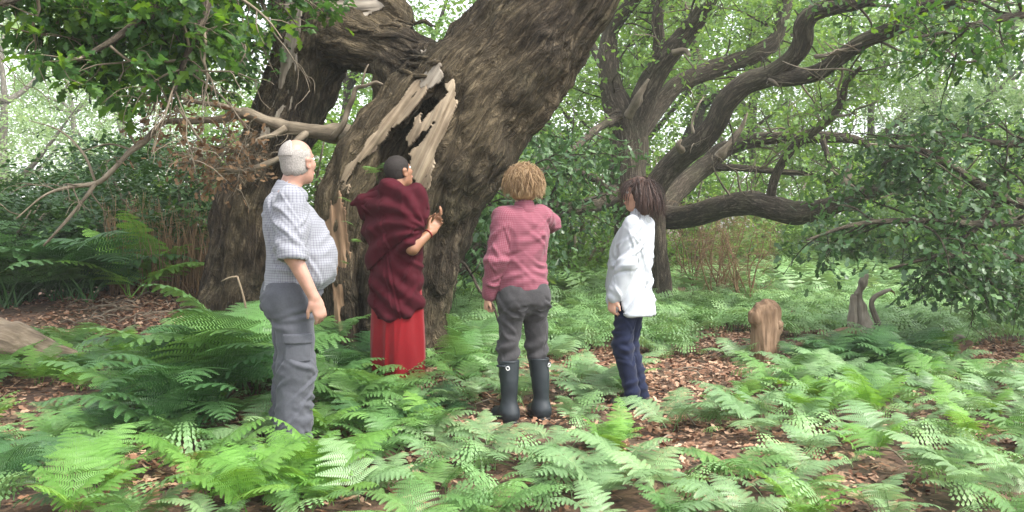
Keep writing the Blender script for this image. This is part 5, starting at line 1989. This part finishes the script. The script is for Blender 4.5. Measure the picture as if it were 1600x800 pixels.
# ------------------------------------------------------------ stout man, checked shirt, grey trousers
def build_man():
    H = place(455, 690, 5.0, math.radians(22), 'stout balding person in grey checked short-sleeved shirt and grey cargo trousers')
    hc, hR = A_((.045, 0, 1.69)), rotz(math.radians(38)) @ roty(math.radians(-8))
    hp, q = head_prims(hc, hR, 1.06)
    sh = {1: A_((-.03, .20, 1.465)), -1: A_((-.03, -.20, 1.465))}
    el = {1: A_((-.03, .265, 1.17)), -1: A_((-.035, -.275, 1.165))}
    wr = {1: A_((.08, .27, .93)), -1: A_((.085, -.285, .915))}
    torso = [(.90, 0, 0, .135, .17), (1.0, .03, 0, .17, .185), (1.12, .06, 0, .195, .19), (1.25, .035, 0, .165, .19), (1.38, 0, 0, .135, .185), (1.47, -.025, 0, .09, .15), (1.52, -.03, 0, .06, .08)]
    pr = [stack(torso, .05), cone((-.03, 0, 1.48), (.02, 0, 1.61), .062, .060, .05)] + hp
    for s in (1, -1):
        pr += [cone(sh[s], el[s], .058, .047, .05), cone(el[s], wr[s], .049, .031, .03)]
        d = unit(wr[s] - el[s])
        pr += hand_prims(wr[s], d + A_((-.05, 0, -.15)), (-.25, -s, 0) if s > 0 else (-.25, 1, 0), -1 if s < 0 else 1, 1.08, (.35, .55))
        pr += leg_prims((0, .10 * s, .92), (.015, .11 * s, .50), (-.02, .115 * s, .09), (.085, .06, .045))
        pr += [cone((-.03, .115 * s, .05), (.12, .13 * s, .035), .04, .035, .03)]
    bd = body(pr, .0078, 'skin_pink', H)
    eyes(q, hR, 1.06, bd)
    # shirt
    T = [(.945, .0, 0, .165, .20), (.975, .030, 0, .182, .208), (1.02, .050, 0, .198, .216), (1.08, .060, 0, .204, .218), (1.15, .060, 0, .202, .216), (1.23, .045, 0, .190, .214), (1.32, .020, 0, .172, .21), (1.41, -.012, 0, .140, .195), (1.465, -.035, 0, .105, .165), (1.505, -.03, 0, .07, .095)]
    pr = [stack(T, .05)]
    for s in (1, -1):
        e2 = sh[s] + (el[s] - sh[s]) * 1.10
        n = unit(el[s] - sh[s])
        pr += [cone(sh[s] + A_((0, -.02 * s, -.01)), e2, .082, .078, .06)]
        c0 = sh[s] + (el[s] - sh[s]) * 1.04
        # trim the sleeve flat at the cuff
        pr.append(cone(c0 + n * .12, c0 + n * .121, .12, .12, .0, 'sub'))
    cl = cloth('shirt', pr, .0085, 'check_grey', [(.020, (5, 5, 2.5)), (.011, (9, 9, 11))], 11, [(sh[1], el[1], .12), (sh[-1], el[-1], .12)], H, lambda V: creases(V, sh[-1], el[-1], 9, .010, 84, .1, 1.0, R=.08, rmax=.12, slope=.7) + creases(V, (0, 0, .95), (0, 0, 1.45), 22, .010, 85, 0, .95, w=.014, slope=.8, R=.2, reach=.5))
    # collar
    pr = [cone((-.030, 0, 1.500), (-.018, 0, 1.535), .084, .076, .01), cone((-.01, 0, 1.52), (.050, .0, 1.49), .066, .050, .02), cone((-.03, 0, 1.50), (.02, 0, 1.64), .066, .066, .0, 'sub')]
    V, Q = sdf_mesh(pr, .006)
    obj('collar', mesh_np('collar', V, [Q], M['check_grey'], {'weave': weave_of(V, None, ())}), cl)
    V, Q = sdf_mesh([cone((.035, -.205, 1.36), (.04, -.20, 1.25), .05, .05, .0, sq=(A_((0.3, 1, 0)) / 1.044, .25))], .008)
    # trousers
    pr = [stack([(.86, 0, 0, .155, .19), (.92, .0, 0, .165, .195), (.985, .02, 0, .172, .20)], .05)]
    for s in (1, -1):
        pr += [cone((0, .095 * s, .88), (.012, .105 * s, .50), .120, .098, .06), cone((.012, .105 * s, .50), (-.02, .115 * s, .07), .098, .098, .05), ell((-.075, .08 * s, .88), (.09, .09, .10), .06)]
    pr.append(zlo(.03))

    def bag(V):
        z = V[:, 2]
        w = np.exp(-((z - .18) / .16) ** 2) + .5 * np.exp(-((z - .5) / .1) ** 2)
        return .020 * w * (ridge(fbm(V * A_((7, 7, 17)) + 0.8 * V[:, [1, 0, 0]] * 9, 2, 3)) - .6)
    tr = cloth('trousers', pr, .0085, 'trouser_grey', [(.016, (5, 5, 3)), (.009, (9, 9, 9))], 15, (), H, lambda V: bag(V) + creases(V, (0, -.105, .07), (0, -.1, .9), 26, .013, 81, .0, .55, R=.1, rmax=.16) + creases(V, (0, .105, .07), (0, .1, .9), 22, .013, 82, .0, .55, R=.1, rmax=.16) + creases(V, (0, 0, .7), (0, 0, 1.0), 12, .009, 83, R=.17))
    V, Q = sdf_mesh([stack([(.972, .02, 0, .176, .204), (.998, .024, 0, .178, .205)], 0)], .007)
    obj('belt', mesh_np('belt', V, [Q], M['belt']), tr)
    # cargo pocket with flap, on the near thigh
    def patch(z0, z1, r0, r1, name, parent, xa, xb):
        """a piece of cloth that follows the curve of the thigh."""
        V, Q = sdf_mesh([stack([(z0, .008, -.103, r0, r0), (z1, .006, -.101, r1, r1)], 0), clip(lambda X, Y, Z: Y + .150 + 0 * X + 0 * Z), clip(lambda X, Y, Z: X - xb + 0 * Y + 0 * Z), clip(lambda X, Y, Z: xa - X + 0 * Y + 0 * Z)], .005)
        me = mesh_np(name, V, [Q], M['trouser_grey'])
        displace(me, V.astype(f32), .008 * (fbm(V * 16, 2, 5) - .5))
        return obj(name, me, parent)
    pk = patch(.545, .70, .113, .117, 'cargo_pocket', tr, -.065, .080)
    patch(.650, .705, .124, .124, 'pocket_flap', pk, -.075, .090)
    V, Q = sdf_mesh([cone((.05, -.185, .97), (.085, -.175, .83), .008, .006, .005)], .004)
    obj('hip_pocket_seam', mesh_np('hip_pocket_seam', V, [Q], M['trouser_grey']), tr)
    for s in (1, -1):
        V, Q = sdf_mesh([cone((-.05, .115 * s, .045), (.13, .135 * s, .035), .052, .045, .03), ell((-.05, .115 * s, .06), (.06, .05, .055), .03)], .008)
        o = obj('shoe', mesh_np('shoe', V, [Q], M['shoe']), H)
        V, Q = sdf_mesh([cone((-.06, .115 * s, .012), (.15, .137 * s, .012), .054, .048, 0, sq=(A_((0, 0, 1.)), .25))], .008)
        obj('sole', mesh_np('sole', V, [Q], M['belt']), o)
    # hair: fringe of grey round the back and sides, crown bare
    s = 1.06

    def keep(X, Y, Z):
        # head-local coordinates
        x, y, z = X - hc[0], Y - hc[1], Z - hc[2]
        lx = hR[0, 0] * x + hR[1, 0] * y + hR[2, 0] * z
        lz = hR[0, 2] * x + hR[1, 2] * y + hR[2, 2] * z
        lz = lz + .007 * np.sin(lx * 160 + y * 90) + .006 * np.sin(lx * 320 + 1)
        return np.maximum(np.maximum(lz - .070 - .10 * np.maximum(-lx, 0), lx - .028), np.maximum(-.075 - lz, (lx * .9 + .0) + (-.035 - lz) * 1.2 - .02))
    shell([ell(q(-.013, 0, .035), A_((.1025, .081, .092)) * s, 0, R=hR), ell(q(-.03, 0, -.03), A_((.078, .070, .06)) * s, .03, R=hR), clip(keep)], .0055, 'hair_grey', 'hair', H, .0015, 70, 4)
    shell([ell(q(-.02, 0, .036), A_((.101, .080, .0915)) * s, 0, R=hR), clip(lambda X, Y, Z: -(Z - hc[2] - .025) + 0 * X + 0 * Y), clip(lambda X, Y, Z: (X - hc[0]) + .045 + 0 * Y + 0 * Z)], .006, 'hair_grey', 'thin_hair', H, .001, 90, 5)
    # spectacles: earpiece and rim
    mb = MB()
    for sg in (-1, 1):
        tube(mb, [q(-.01, .088 * sg, .012), q(.05, .080 * sg, .016), q(.10, .060 * sg, .016)], [.0016] * 3, 5, 0, 0, .03)
        ring = [q(.108, .033 * sg + .022 * math.cos(a), .010 + .016 * math.sin(a)) for a in np.linspace(0, 6.283, 13)]
        tube(mb, ring, [.0014] * 13, 5, 0, 0, .02)
    obj('spectacles', mb.mesh('spectacles', M['metal']), H)


def zlo(z0):
    return clip(lambda X, Y, Z: z0 - Z + 0 * X + 0 * Y)


build_man()


# ------------------------------------------------------------ robed person
def build_monk():
    H = place(620, 590, 6.35, math.radians(52), 'person with cropped dark hair in maroon shawl and red skirt looking up at the hollow')
    hc, hR = A_((.045, .02, 1.605)), rotz(math.radians(-8)) @ roty(math.radians(-20))
    hp, q = head_prims(hc, hR, 1.0)
    sh = {1: A_((-.01, .19, 1.40)), -1: A_((-.01, -.185, 1.40))}
    el = {1: A_((.03, .24, 1.12)), -1: A_((-.075, -.235, 1.04))}
    wr = {1: A_((.22, -.12, 1.25)), -1: A_((.085, -.262, 1.155))}
    torso = [(.85, 0, 0, .11, .16), (1.0, 0, 0, .11, .15), (1.2, 0, 0, .115, .165), (1.34, 0, 0, .105, .17), (1.42, -.01, 0, .07, .13), (1.46, -.01, 0, .05, .07)]
    pr = [stack(torso, .05), cone((-.01, .005, 1.42), (.025, .015, 1.55), .055, .053, .04)] + hp
    for s in (1, -1):
        pr += [cone(sh[s], el[s], .05, .042, .05), cone(el[s], wr[s], .046, .028, .03)]
        d = unit(wr[s] - el[s])
        pr += hand_prims(wr[s], d + A_((0, .25 * -s, .2 if s > 0 else .05)), (-.5, s * .8, .2), s, 1.0, (.4, .7))
        pr += leg_prims((0, .09 * s, .86), (.01, .09 * s, .46), (-.02, .09 * s, .08), (.075, .055, .04))
        pr += [cone((-.03, .09 * s, .045), (.12, .10 * s, .03), .036, .03, .03)]
    bd = body(pr, .0078, 'skin_tan', H)
    eyes(q, hR, 1.0, bd)
    # cropped hair
    def keep(X, Y, Z):
        x, y, z = X - hc[0], Y - hc[1], Z - hc[2]
        lx = hR[0, 0] * x + hR[1, 0] * y + hR[2, 0] * z
        lz = hR[0, 2] * x + hR[1, 2] * y + hR[2, 2] * z
        return np.maximum(lx * 1.0 - lz * .75 - .045, -.072 - lz)
    shell([ell(q(-.013, 0, .036), (.103, .0815, .0925), 0, R=hR), ell(q(-.03, 0, -.025), (.07, .064, .06), .03, R=hR), clip(keep)], .005, 'hair_black', 'hair', H, .002, 120, 6)
    # skirt with pleats
    pr = [stack([(.085, .0, 0, .165, .205), (.35, 0, 0, .165, .20), (.7, 0, 0, .15, .185), (.95, 0, 0, .14, .17)], 0, ex=2.3)]

    def pleat(V):
        th = np.arctan2(V[:, 1], V[:, 0])
        fade = np.clip((.95 - V[:, 2]) / .5, 0, 1)
        return .045 * fade * (ridge(fbm(np.stack([np.cos(th) * 2.2, np.sin(th) * 2.2, V[:, 2] * .8], 1) + 5, 2, 8)) - .6)
    cloth('skirt', pr, .0085, 'red', [(.008, (6, 6, 1.2))], 31, (), H, pleat)
    # shawl: body in local axes; camera sees the back and right side
    T = [(.50, .0, .0, .172, .205), (.60, .0, .0, .175, .208), (.80, .0, .01, .175, .212), (1.0, .005, .01, .172, .212), (1.15, .01, .01, .168, .215), (1.28, .005, .01, .155, .222), (1.36, -.005, .005, .135, .210), (1.42, -.015, .0, .10, .16), (1.47, -.01, .0, .075, .095)]
    yaw = math.radians(52)

    def scr(X, Y):                  # left-right as seen from behind the person's right shoulder
        return X * math.cos(yaw) - Y * math.sin(yaw)

    def hem(X, Y, Z):
        u = scr(X, Y)
        return (.52 + .36 * np.maximum(u - .06, 0) ** 1.0 * 1.6 + 1.2 * np.maximum(-.12 - u, 0)) - Z
    pr = [stack(T, .05, ex=2.2), cone(sh[-1] + A_((0, -.0, -.01)), el[-1] + A_((0, .03, .05)), .09, .07, .08), cone(sh[1], el[1] + A_((0, .0, 0)), .09, .08, .08),
          cone((-.02, .03, 1.43), (-.01, .005, 1.475), .10, .085, .04)]
    pr.append(clip(hem))

    def drape(V):
        u = scr(V[:, 0], V[:, 1])
        r = np.hypot(u - .25, V[:, 2] - 1.17)
        a = np.arctan2(V[:, 2] - 1.17, u - .25)
        fan = np.sin(a * 15 + 2.0 * np.sin(r * 9)) * np.clip(r * 2.2, 0, 1) * .020
        low = np.sin((V[:, 2] * 1.0 + u * .55) * 42 + 2 * np.sin(u * 8)) * .012 * np.clip((1.0 - V[:, 2]) * 4, 0, 1)
        return fan * np.clip((V[:, 2] - .75) * 3, 0.2, 1) + low
    sl = cloth('shawl', pr, .0085, 'maroon', [(.024, (4, 4, 5)), (.010, (10, 10, 12))], 35, (), H, lambda V: drape(V) + creases(V, (0, 0, .5), (0, 0, 1.4), 20, .012, 96, w=.016, slope=.9, R=.2, reach=.6))
    # outer layer thrown over the left shoulder, edge running down to the left
    T2 = [(z, a, b, c + .014, d + .014) for z, a, b, c, d in T]

    def diag(X, Y, Z):
        u = scr(X, Y)
        return np.maximum(.80 + (u + .30) * .80 - Z, u - .26)
    pr = [stack(T2, .05, ex=2.2), cone(sh[-1] + A_((0, -.0, .0)), el[-1] + A_((0, .03, .05)), .103, .083, .08), cone(sh[1], el[1], .104, .092, .08), cone((-.04, .02, 1.43), (-.03, .005, 1.468), .105, .09, .04)]
    pr.append(clip(diag))
    ol = cloth('shawl_flap', pr, .0085, 'maroon', [(.024, (4, 4, 5)), (.010, (10, 10, 12))], 39, (), sl, lambda V: drape(V) + creases(V, (0, 0, .6), (0, 0, 1.4), 22, .012, 97, w=.016, slope=.9, R=.2, reach=.6))
    # stiff corner of the shawl that sticks out over the left shoulder
    a, b, c = A_((-.04, .10, 1.45)), A_((-.13, .34, 1.385)), A_((-.02, .30, 1.24))
    pr = [cone((-.02, .02, 1.42), (-.10, .27, 1.40), .075, .035, .03), cone((-.10, .27, 1.40), (-.13, .345, 1.365), .035, .016, .03), cone((-.10, .25, 1.39), (-.06, .29, 1.27), .040, .030, .04), cone((-.02, .14, 1.38), (-.08, .26, 1.32), .07, .04, .05)]
    cloth('shawl_corner', pr, .0075, 'maroon', [(.010, (9, 9, 9))], 44, (), sl)
    # cord round the wrist
    mb = MB()
    d = unit(wr[-1] - el[-1])
    e1 = unit(np.cross(d, [0, 0, 1]))
    e2 = np.cross(d, e1)
    cc = wr[-1] - d * .02
    tube(mb, [cc + .034 * (math.cos(t) * e1 + math.sin(t) * e2) for t in np.linspace(0, 6.283, 14)], [.005] * 14, 6, 0, 0, .02)
    obj('wrist_cord', mb.mesh('wrist_cord', M['red']), H)


build_monk()


# ------------------------------------------------------------ fair-haired person with boots
def build_blond():
    H = place(818, 665, 5.6, math.radians(116), 'fair curly-haired person in pink checked shirt, grey jeans and black wellington boots')
    hc, hR = A_((.02, .0, 1.555)), rotz(math.radians(-8)) @ roty(math.radians(-8))
    hp, q = head_prims(hc, hR, .97)
    sh = {1: A_((0, .158, 1.345)), -1: A_((.0, -.152, 1.355))}
    el = {1: A_((-.01, .205, 1.06)), -1: A_((.12, -.275, 1.30))}
    wr = {1: A_((.07, .22, .83)), -1: A_((.36, -.26, 1.38))}
    torso = [(.80, 0, 0, .10, .155), (.92, 0, 0, .10, .145), (1.02, 0, 0, .09, .125), (1.2, .01, 0, .105, .15), (1.3, 0, 0, .095, .155), (1.37, -.01, 0, .06, .115), (1.41, -.01, 0, .045, .06)]
    pr = [stack(torso, .05), cone((-.01, 0, 1.37), (.02, 0, 1.49), .05, .048, .04)] + hp
    for s in (1, -1):
        pr += [cone(sh[s], el[s], .046, .038, .04), cone(el[s], wr[s], .04, .026, .03)]
        d = unit(wr[s] - el[s])
        pr += hand_prims(wr[s], d + A_((.05, 0, 0)), (-.2, -s, 0) if s > 0 else (0, .6, -.6), 1 if s > 0 else -1, .92, (.6, .9) if s > 0 else (.25, .4))
        pr += leg_prims((0, .085 * s, .83), (.01, .105 * s, .45), (-.03, .118 * s, .08), (.07, .042, .03))
        pr += [cone((-.03, .118 * s, .05), (.06, .124 * s, .04), .024, .02, .02)]
    bd = body(pr, .0078, 'skin', H)
    eyes(q, hR, .97, bd)
    # shirt
    T = [(.865, 0, 0, .125, .168), (.95, 0, 0, .122, .158), (1.05, 0, 0, .116, .148), (1.18, .005, 0, .128, .165), (1.28, .0, 0, .122, .170), (1.35, -.01, 0, .09, .150), (1.40, -.012, 0, .06, .085)]
    pr = [stack(T, .05)]
    for s in (1, -1):
        pr += [cone(sh[s] + A_((0, -.015 * s, -.005)), el[s], .064, .058, .05), cone(el[s], el[s] + (wr[s] - el[s]) * .97, .058, .043, .03)]
    sl = [(sh[s], el[s], .09) for s in (1, -1)] + [(el[s], wr[s], .08) for s in (1, -1)]
    cl = cloth('shirt', pr, .0085, 'check_pink', [(.024, (5, 5, 3)), (.014, (9, 9, 10))], 51, sl, H, lambda V: creases(V, sh[1], el[1], 9, .010, 86, .2, 1.0, R=.06, rmax=.085, slope=.6) + creases(V, el[1], wr[1], 9, .009, 87, 0, .8, R=.05, rmax=.075, slope=.6) + creases(V, (0, 0, .87), (0, 0, 1.35), 30, .010, 88, 0, .95, w=.013, slope=.3, R=.16, reach=.7))
    pr = [cone((-.02, 0, 1.375), (-.01, 0, 1.41), .074, .068, .01), cone((-.02, 0, 1.38), (.02, 0, 1.5), .058, .058, .0, 'sub')]
    V, Q = sdf_mesh(pr, .006)
    obj('collar', mesh_np('collar', V, [Q], M['check_pink'], {'weave': weave_of(V, None, ())}), cl)
    V, Q = sdf_mesh([cone(wr[1] + A_((-.012, -.002, .06)), wr[1] + A_((-.002, 0, .005)), .046, .045, .01)], .006)
    obj('cuff', mesh_np('cuff', V, [Q], M['check_pink'], {'weave': weave_of(V, None, sl)}), cl)
    # jeans
    pr = [stack([(.79, -.005, 0, .115, .155), (.86, -.005, 0, .115, .155), (.905, 0, 0, .110, .150)], .05)]
    for s in (1, -1):
        pr += [cone((0, .085 * s, .80), (.012, .105 * s, .47), .086, .062, .05), cone((.012, .105 * s, .47), (-.01, .115 * s, .30), .062, .056, .04), ell((-.045, .070 * s, .80), (.072, .080, .10), .07)]

    def seat(V):
        z = V[:, 2]
        w = np.exp(-((z - .70) / .05) ** 2) * .5 + np.exp(-((z - .46) / .09) ** 2)
        return .009 * w * np.sin(z * 70 + 5 * V[:, 1] * 6)
    jn = cloth('jeans', pr, .0085, 'jean_grey', [(.013, (7, 7, 6)), (.010, (12, 12, 14))], 55, (), H, lambda V: seat(V) + creases(V, (0, -.1, .35), (0, -.085, .88), 20, .009, 89, R=.075, rmax=.13, slope=.5) + creases(V, (0, .1, .35), (0, .085, .88), 20, .009, 90, R=.075, rmax=.13, slope=.5))
    for s in (1, -1):
        V, Q = sdf_mesh([cone((-.118, .07 * s, .775), (-.114, .07 * s, .835), .050, .056, 0, sq=(A_((-1., 0, 0)), .08)), clip(lambda X, Y, Z: Z - .845 + 0 * X + 0 * Y)], .006)
        obj('back_pocket', mesh_np('back_pocket', V, [Q], M['jean_grey']), jn)
    # wellington boots
    for s in (1, -1):
        c = .118 * s
        pr = [stack([(.085, -.028, c, .054, .050), (.16, -.025, c, .054, .050), (.28, -.018, c - .003 * s, .066, .060), (.385, -.008, c - .008 * s, .070, .064), (.405, -.006, c - .008 * s, .071, .065)], .03),
              cone((-.045, c, .05), (-.02, c, .09), .052, .052, .03), cone((-.03, c, .055), (.115, c + .015 * s, .045), .052, .042, .05)]
        pr.append(zlo(.012))
        V, Q = sdf_mesh(pr, .0075)
        me = mesh_np('boot', V, [Q], M['boot'])
        displace(me, V.astype(f32), .006 * (ridge(fbm(V * A_((8, 8, 11)), 2, 60)) - .6))
        bt = obj('boot', me, H)
        V, Q = sdf_mesh([cone((-.055, c, .012), (.125, c + .016 * s, .012), .056, .048, 0, sq=(A_((0, 0, 1.)), .28))], .007)
        obj('sole', mesh_np('sole', V, [Q], M['belt']), bt)
        V, Q = sdf_mesh([stack([(.392, -.006, c - .008 * s, .0745, .0685), (.408, -.006, c - .008 * s, .0745, .0685)], 0)], .006)
        obj('rim', mesh_np('rim', V, [Q], M['boot']), bt)
        mb = MB()
        tube(mb, [(-.065, c + .045 * s, .375), (-.03, c + .064 * s, .372), (.01, c + .066 * s, .372)], [.009] * 3, 6, 0, 0, .02)
        obj('strap', mb.mesh('strap', M['boot']), bt)
        mb = MB()
        tube(mb, [(-.078, c + .030 * s, .378), (-.078, c + .022 * s, .36), (-.076, c + .036 * s, .352), (-.07, c + .044 * s, .37), (-.078, c + .030 * s, .378)], [.0035] * 5, 5, 0, 0, .01)
        obj('buckle', mb.mesh('buckle', M['metal']), bt)
    # hair: full wavy bob
    shell([ell(q(-.018, 0, .036), (.108, .096, .096), 0, R=hR), ell(q(-.035, .0, -.045), (.088, .094, .068), .03, R=hR), clip(lambda X, Y, Z: (X - hc[0]) - .055 + 0 * Y + 0 * Z)], .006, 'hair_blond', 'hair', H, .010, 42, 7)
    roots, dirs = [], []
    for _ in range(2200):
        v = unit(rp.normal(0, 1, 3))
        if v[2] < -.45 or v[0] > .5:
            continue
        roots.append(q(*(A_((-.018, 0, .034)) + v * A_((.104, .092, .094)))))
        dirs.append(hR @ (v * .45 + A_((-.1, v[1] * .5, .1))) + rp.normal(0, .3, 3))
    strands(rp, roots, dirs, .105, .0016, .36, (0, 0, -1.2), 'hair_blond', 'hair_curls', H, 5, hc + hR @ A_((-.02, 0, .01)), A_((.110, .100, .108)))


build_blond()


# ------------------------------------------------------------ dark-haired person in white
def build_white():
    H = place(988, 640, 6.05, math.radians(152), 'dark-haired person in loose white shirt and navy jeans, arm hanging down')
    hc, hR = A_((-.045, 0, 1.505)), rotz(math.radians(20)) @ roty(math.radians(-4))
    hp, q = head_prims(hc, hR, .95)
    sh = {1: A_((-.05, .155, 1.295)), -1: A_((-.05, -.155, 1.295))}
    el = {1: A_((-.03, .185, 1.02)), -1: A_((-.02, -.19, 1.02))}
    wr = {1: A_((.055, .205, .79)), -1: A_((.06, -.20, .79))}
    torso = [(.78, .02, 0, .10, .15), (.92, .015, 0, .095, .135), (1.02, 0, 0, .09, .12), (1.16, .0, 0, .11, .14), (1.26, -.03, 0, .09, .145), (1.32, -.05, 0, .055, .105), (1.36, -.055, 0, .04, .055)]
    pr = [stack(torso, .05), cone((-.06, 0, 1.31), (-.05, 0, 1.44), .047, .046, .04)] + hp
    for s in (1, -1):
        pr += [cone(sh[s], el[s], .043, .036, .04), cone(el[s], wr[s], .037, .025, .03)]
        d = unit(wr[s] - el[s])
        pr += hand_prims(wr[s], d + A_((-.1, 0, -.1)), (-.3, -s, 0), s, .92, (.45, .7))
        pr += leg_prims((.02, .08 * s, .80), (.035 if s > 0 else .05, .085 * s, .44), (-.045, .085 * s, .08), (.075, .052, .04))
        pr += [cone((-.05, .085 * s, .045), (.08, .095 * s, .03), .034, .028, .03)]
    bd = body(pr, .0078, 'skin', H)
    eyes(q, hR, .95, bd)
    T = [(.655, -.005, 0, .152, .182), (.75, .015, 0, .158, .182), (.86, .022, 0, .152, .172), (.98, .022, 0, .145, .158), (1.10, .012, 0, .148, .162), (1.18, -.004, 0, .138, .165), (1.25, -.03, 0, .112, .162), (1.30, -.05, 0, .08, .135), (1.345, -.055, 0, .055, .075)]

    def hem(X, Y, Z):
        return (.655 + .055 * (X > .0) * np.minimum(np.abs(X) * 6, 1) + .11 * np.maximum(0, 1 - np.abs(X - .02) / .05) * (np.abs(Y) > .08)) - Z
    pr = [stack(T, .05)]
    for s in (1, -1):
        pr += [cone(sh[s] + A_((0, -.015 * s, -.005)), el[s], .062, .058, .05), cone(el[s], el[s] + (wr[s] - el[s]) * .98, .060, .046, .03)]
    pr.append(clip(hem))
    cl = cloth('shirt', pr, .008, 'white_shirt', [(.024, (6, 6, 1.8)), (.010, (10, 10, 6))], 71, (), H, lambda V: creases(V, sh[1], el[1], 8, .010, 91, .2, 1.0, R=.06, rmax=.085, slope=.7) + creases(V, el[1], wr[1], 8, .010, 92, 0, .9, R=.05, rmax=.075, slope=.7) + creases(V, (0, 0, .66), (0, 0, 1.3), 26, .011, 93, 0, .9, w=.015, slope=.6, R=.16, reach=.6))
    pr = [cone((-.06, 0, 1.325), (-.052, 0, 1.385), .066, .062, .01), cone((-.03, 0, 1.34), (.03, 0, 1.27), .05, .035, .02), cone((-.06, 0, 1.33), (-.03, 0, 1.44), .053, .056, .0, 'sub')]
    V, Q = sdf_mesh(pr, .006)
    obj('collar', mesh_np('collar', V, [Q], M['white_shirt'], {'weave': V}), cl)
    V, Q = sdf_mesh([cone(wr[1] + A_((-.018, -.003, .05)), wr[1] + A_((-.002, 0, .0)), .046, .044, .01)], .006)
    obj('cuff', mesh_np('cuff', V, [Q], M['white_shirt'], {'weave': V}), cl)
    pr = [stack([(.76, .0, 0, .112, .148), (.86, .0, 0, .105, .142)], .05)]
    for s in (1, -1):
        kn = (.040 if s > 0 else .055, .085 * s, .44)
        pr += [cone((.005, .075 * s, .78), kn, .082, .064, .05), cone(kn, (-.045, .085 * s, .07), .067, .052, .04), ell((-.045, .05 * s, .79), (.065, .07, .085), .05)]

    def rumple(V):
        z = V[:, 2]
        return .006 * (np.exp(-((z - .45) / .08) ** 2) + np.exp(-((z - .14) / .08) ** 2)) * np.sin(z * 80 + 30 * V[:, 0])
    jn = cloth('jeans', pr, .0085, 'jean_navy', [(.010, (8, 8, 4)), (.005, (14, 14, 14))], 75, (), H, lambda V: rumple(V) + creases(V, (0, -.08, .08), (0, -.08, .8), 18, .008, 94, R=.07, rmax=.13) + creases(V, (0, .08, .08), (0, .08, .8), 18, .008, 95, R=.07, rmax=.13))
    V, Q = sdf_mesh([cone((-.05, .164, .72), (.03, .168, .73), .006, .006, 0)], .004)
    obj('pocket_seam', mesh_np('pocket_seam', V, [Q], M['jean_navy']), jn)
    for s in (1, -1):
        V, Q = sdf_mesh([cone((-.06, .085 * s, .045), (.09, .10 * s, .035), .044, .036, .03)], .007)
        o = obj('shoe', mesh_np('shoe', V, [Q], M['shoe']), H)
        V, Q = sdf_mesh([cone((-.065, .085 * s, .010), (.10, .10 * s, .010), .046, .038, 0, sq=(A_((0, 0, 1.)), .25))], .007)
        obj('sole', mesh_np('sole', V, [Q], M['belt']), o)
    # shoulder-length brown hair with a fringe
    def keep(X, Y, Z):
        x, y, z = X - hc[0], Y - hc[1], Z - hc[2]
        return np.maximum(x - .085, np.minimum(x - .028, .050 - z))
    shell([ell(q(-.008, 0, .036), (.100, .084, .093), 0, R=hR), ell(q(-.030, .0, -.06), (.064, .076, .09), .04, R=hR), ell(q(-.038, .0, -.125), (.046, .066, .07), .04, R=hR), clip(keep)], .006, 'hair_brown', 'hair', H, .008, 40, 8)
    roots, dirs = [], []
    for _ in range(2200):
        v = unit(rp.normal(0, 1, 3))
        if v[2] < -.15 or v[0] > .75 or (v[0] > .4 and (abs(v[1]) > .75 or v[2] < .3)):
            continue
        roots.append(q(*(A_((-.008, 0, .036)) + v * A_((.100, .084, .093)))))
        dirs.append(hR @ (v * .25 + A_((-.15 if v[0] < .35 else .6, v[1] * .4, -.25))) + rp.normal(0, .10, 3))
    for nm, sel in (('hair_lock', [i for i, r in enumerate(roots) if (r - hc)[0] < .03]), ('fringe', [i for i, r in enumerate(roots) if (r - hc)[0] >= .03])):
        strands(rp, [roots[i] for i in sel], [dirs[i] for i in sel], .215 if nm == 'hair_lock' else .062, .0015, .10, (.0, 0, -1.6) if nm == 'hair_lock' else (.2, 0, -1), 'hair_brown', nm, H, 6, hc + hR @ A_((-.014, 0, .0)), A_((.084, .080, .13)))
    V, Q = sdf_mesh([ell(q(-.002, .086, -.055), (.006, .006, .006), 0)], .0025, .006)
    obj('earring', mesh_np('earring', V, [Q], M['gold']), H)


build_white()

# ------------------------------------------------------------------ the moist air of the wood
def haze():
    m = bpy.data.materials.new('haze')
    m.use_nodes = True
    nt = m.node_tree
    nt.nodes.remove(nt.nodes['Principled BSDF'])
    v = nt.nodes.new('ShaderNodeVolumePrincipled')
    v.inputs['Color'].default_value = (0.95, 0.98, 0.96, 1)
    v.inputs['Density'].default_value = 0.0018
    v.inputs['Anisotropy'].default_value = 0.2
    nt.links.new(v.outputs[0], nt.nodes['Material Output'].inputs['Volume'])
    lo, hi = np.array((-45, -12, -1.6)), np.array((45, 62, 19.0))
    V = np.array([[(lo, hi)[a][0], (lo, hi)[b][1], (lo, hi)[c][2]] for a in (0, 1) for b in (0, 1) for c in (0, 1)])
    Q = np.array([(0, 1, 3, 2), (4, 6, 7, 5), (0, 4, 5, 1), (2, 3, 7, 6), (0, 2, 6, 4), (1, 5, 7, 3)])
    o = obj('haze', mesh_np('haze', V, [Q], m, smooth=False), kind='stuff')
    tag(o, 'thin pale haze in the air of the wood', 'haze')


haze()
